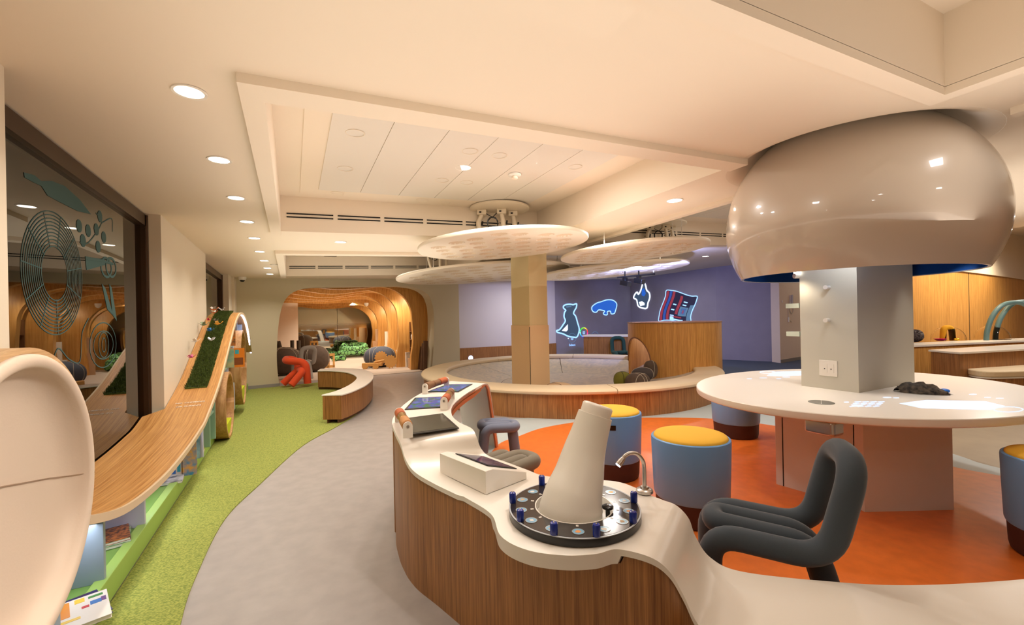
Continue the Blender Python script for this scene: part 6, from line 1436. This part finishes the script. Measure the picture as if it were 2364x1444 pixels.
MB().prism([tuple(gb[:2]), tuple((fe + fn * .02)[:2]), tuple((fe + fn * .7)[:2]), tuple(ga[:2])], 0, .69).build('counter_body', M_bamboo, t)
# upholstered bench before it
s_a = P(2276, 858, .45); t = thing('padded_bench', Vector((s_a.x, s_a.y, 0)), 'cream padded bench seat before the nearer counter at the right edge', 'bench')
sd = fd; sn = fn; L_ = 3.0
sp_ = [s_a + sn * .42 + sd * .25, s_a + sn * .2 + sd * .04, s_a, s_a - sn * .12 + sd * .3, s_a - sn * .2 + sd * 1.0, s_a - sn * .2 + sd * L_, s_a + sn * .45 + sd * L_]
sp_ = smoothpts(sp_, 5)
MB().prism([tuple(p[:2]) for p in sp_], .36, .455).build('seat_pad', M_cush, t, bevel=.025, seg=4)
cc_ = sum(sp_, Vector()) / len(sp_); MB().prism([tuple((cc_ + (p - cc_) * .985)[:2]) for p in sp_], .34, .36).build('seat_board', M_white, t)
MB().prism([tuple((cc_ + (p - cc_) * .93)[:2]) for p in sp_], 0, .34).build('bench_base', M_bamboo, t)
# pair of arched tubes over the counter
def archt(pts_, d, label):
    q = [A(x, y, d) for x, y in pts_]; z0 = .7605; q[0].z = z0
    return MB().tube(smoothpts(q, 6), .042, 14).build('arched_tube', mat('teal_grey_tube', (92, 122, 124), .4), smooth=60, label=label, cat='arch tube', group='teal arched tubes')
dR = (ra + rb) / 2; dA = dR.x * SV + dR.y * CU + .5
archt([(2277, 792), (2279, 765), (2290, 733), (2310, 708), (2335, 699), (2364, 703), (2395, 730), (2405, 790)], dA, 'front teal-grey arched tube rising from the counter at the right edge')
archt([(2298, 791), (2300, 765), (2310, 735), (2330, 708), (2355, 697), (2390, 703), (2420, 730), (2430, 790)], dA + .15, 'rear teal-grey arched tube rising from the counter at the right edge')
# clear domes, yellow chair back, small things
M_ac = bpy.data.materials.new('clear_acrylic'); M_ac.use_nodes = True; b = M_ac.node_tree.nodes['Principled BSDF']; b.inputs['Transmission Weight'].default_value = 1; b.inputs['Roughness'].default_value = .02; b.inputs['IOR'].default_value = 1.12; b.inputs['Base Color'].default_value = (1, .98, .94, 1)
for px, lb in ((2189, 'left'), (2290, 'right')):
    r_ = A(px + 30, 790, dA + .3) - A(px, 790, dA + .3); R_ = r_.length; c = A(px, 790, dA + .25); c.z = .765
    m_ = MB(); prf = [(R_ * math.cos(a), R_ * 1.05 * math.sin(a)) for a in [math.pi / 2 * k / 10 for k in range(11)]]
    prf2 = [(x * .985, z * .985) for x, z in prf[::-1]]
    m_.lathe(prf + prf2, c, 32, close=True).build('clear_dome', M_ac, smooth=60, label='clear acrylic %s dome on the rear counter' % lb, cat='clear dome')
c = A(2188, 790, dA + .15); c.z = .761
m_ = MB(); pth = roundpath([c - Lx * .10, c - Lx * .08 + Vector((0, 0, .26)), c + Lx * .08 + Vector((0, 0, .26)), c + Lx * .10], .09, 6); m_.tube(pth, .05, 14).build('yellow_loop', M_ch_yel, smooth=60, label='mustard yellow soft loop inside the left clear dome', cat='soft loop')
c = A(2171, 791, dA + .05); c.z = .761; MB().lathe([(0, 0), (.05, 0), (.11, .045), (.10, .045), (.04, .012), (0, .012)], c, 20).build('magenta_bowl', mat('magenta_glass', (200, 20, 100), .2), smooth=40, label='small magenta bowl on the rear counter', cat='bowl')
c = A(2208, 788, dA + .05); c.z = .761; MB().obox(c, .12, .08, .05, .4).build('brass_block', mat('bright_brass', (250, 200, 60), .15, 1), bevel=.01, label='small shiny brass block on the rear counter', cat='block')
# rough ball on a stand beside the column
c = A(2114, 776, 8.6); t = thing('rope_ball', Vector((c.x, c.y, .76)), 'dark knotted wire ball sculpture half hidden by the big column', 'sculpture')
rnd = random.Random(5); m_ = MB()
for k in range(46):
    ax = Vector((rnd.gauss(0, 1), rnd.gauss(0, 1), rnd.gauss(0, 1))).normalized(); a1 = ax.orthogonal().normalized(); a2 = ax.cross(a1); R_ = .115 + rnd.uniform(-.01, .01); o_ = ax * rnd.uniform(-.08, .08); rr = math.sqrt(max(.001, R_ ** 2 - o_.length ** 2))
    m_.tube([c + o_ + a1 * (rr * math.cos(q)) + a2 * (rr * math.sin(q)) for q in [2 * math.pi * j / 18 for j in range(18)]], .008, 5, closed=True)
m_.build('wire_ball', mat('tarnished_wire', (86, 76, 78), .5, .3, var=.3, vscale=60), t, smooth=True)
MB().tube([(c.x, c.y, .761), (c.x, c.y, c.z - .1)], .012, 8).build('stand', M_black, t)
# telephone and handset cord on the pale wall
tp_ = lambda px, py, off=.012: onL(px, py, (q1.x - off * .6, q1.y - off), (q2.x - off * .6, q2.y - off))
M_ph = mat('ivory_phone', (206, 196, 176), .45)
c = tp_(1826, 692); t = thing('wall_telephone', c, 'ivory wall telephone with a hanging cord on the pale wall', 'telephone')
wd3 = (Vector((q2.x, q2.y, 0)) - Vector((q1.x, q1.y, 0))).normalized()
ang = math.atan2(wd3.y, wd3.x)
zz0, zz1 = tp_(1826, 703).z, tp_(1826, 682).z
MB().obox(Vector((c.x, c.y, zz0)) , .13, .05, zz1 - zz0, ang).build('phone_body', M_ph, t, bevel=.012)
nv = Vector((wd3.y, -wd3.x, 0))
MB().obox(Vector((c.x, c.y, zz0 - .0)) - wd3 * .02 + nv * .045, .05, .04, (zz1 - zz0) * 1.05, ang).build('handset', M_ph, t, bevel=.012)
MB().obox(Vector((c.x, c.y, (zz0 + zz1) / 2)) + wd3 * .035 + nv * .028, .04, .006, .08, ang).build('keypad', mat('keypad_brown', (110, 100, 90), .5), t)
MB().tube(smoothpts([tp_(1823, 703), tp_(1820, 715), tp_(1820, 730), tp_(1822, 738), tp_(1828, 744)], 5), .006, 6).tube(smoothpts([tp_(1823, 703), tp_(1824, 718), tp_(1828, 725), tp_(1831, 718), tp_(1830, 704)], 5), .008, 6).build('cord', M_ph, t, smooth=True)
MB().obox(tp_(1821, 744), .06, .02, .14, ang).build('wall_outlet', M_white, t)
c = tp_(1806, 699); MB().obox(c, .03, .012, .06, ang).build('light_switch', M_white, label='tiny white switch left of the wall telephone', cat='switch')
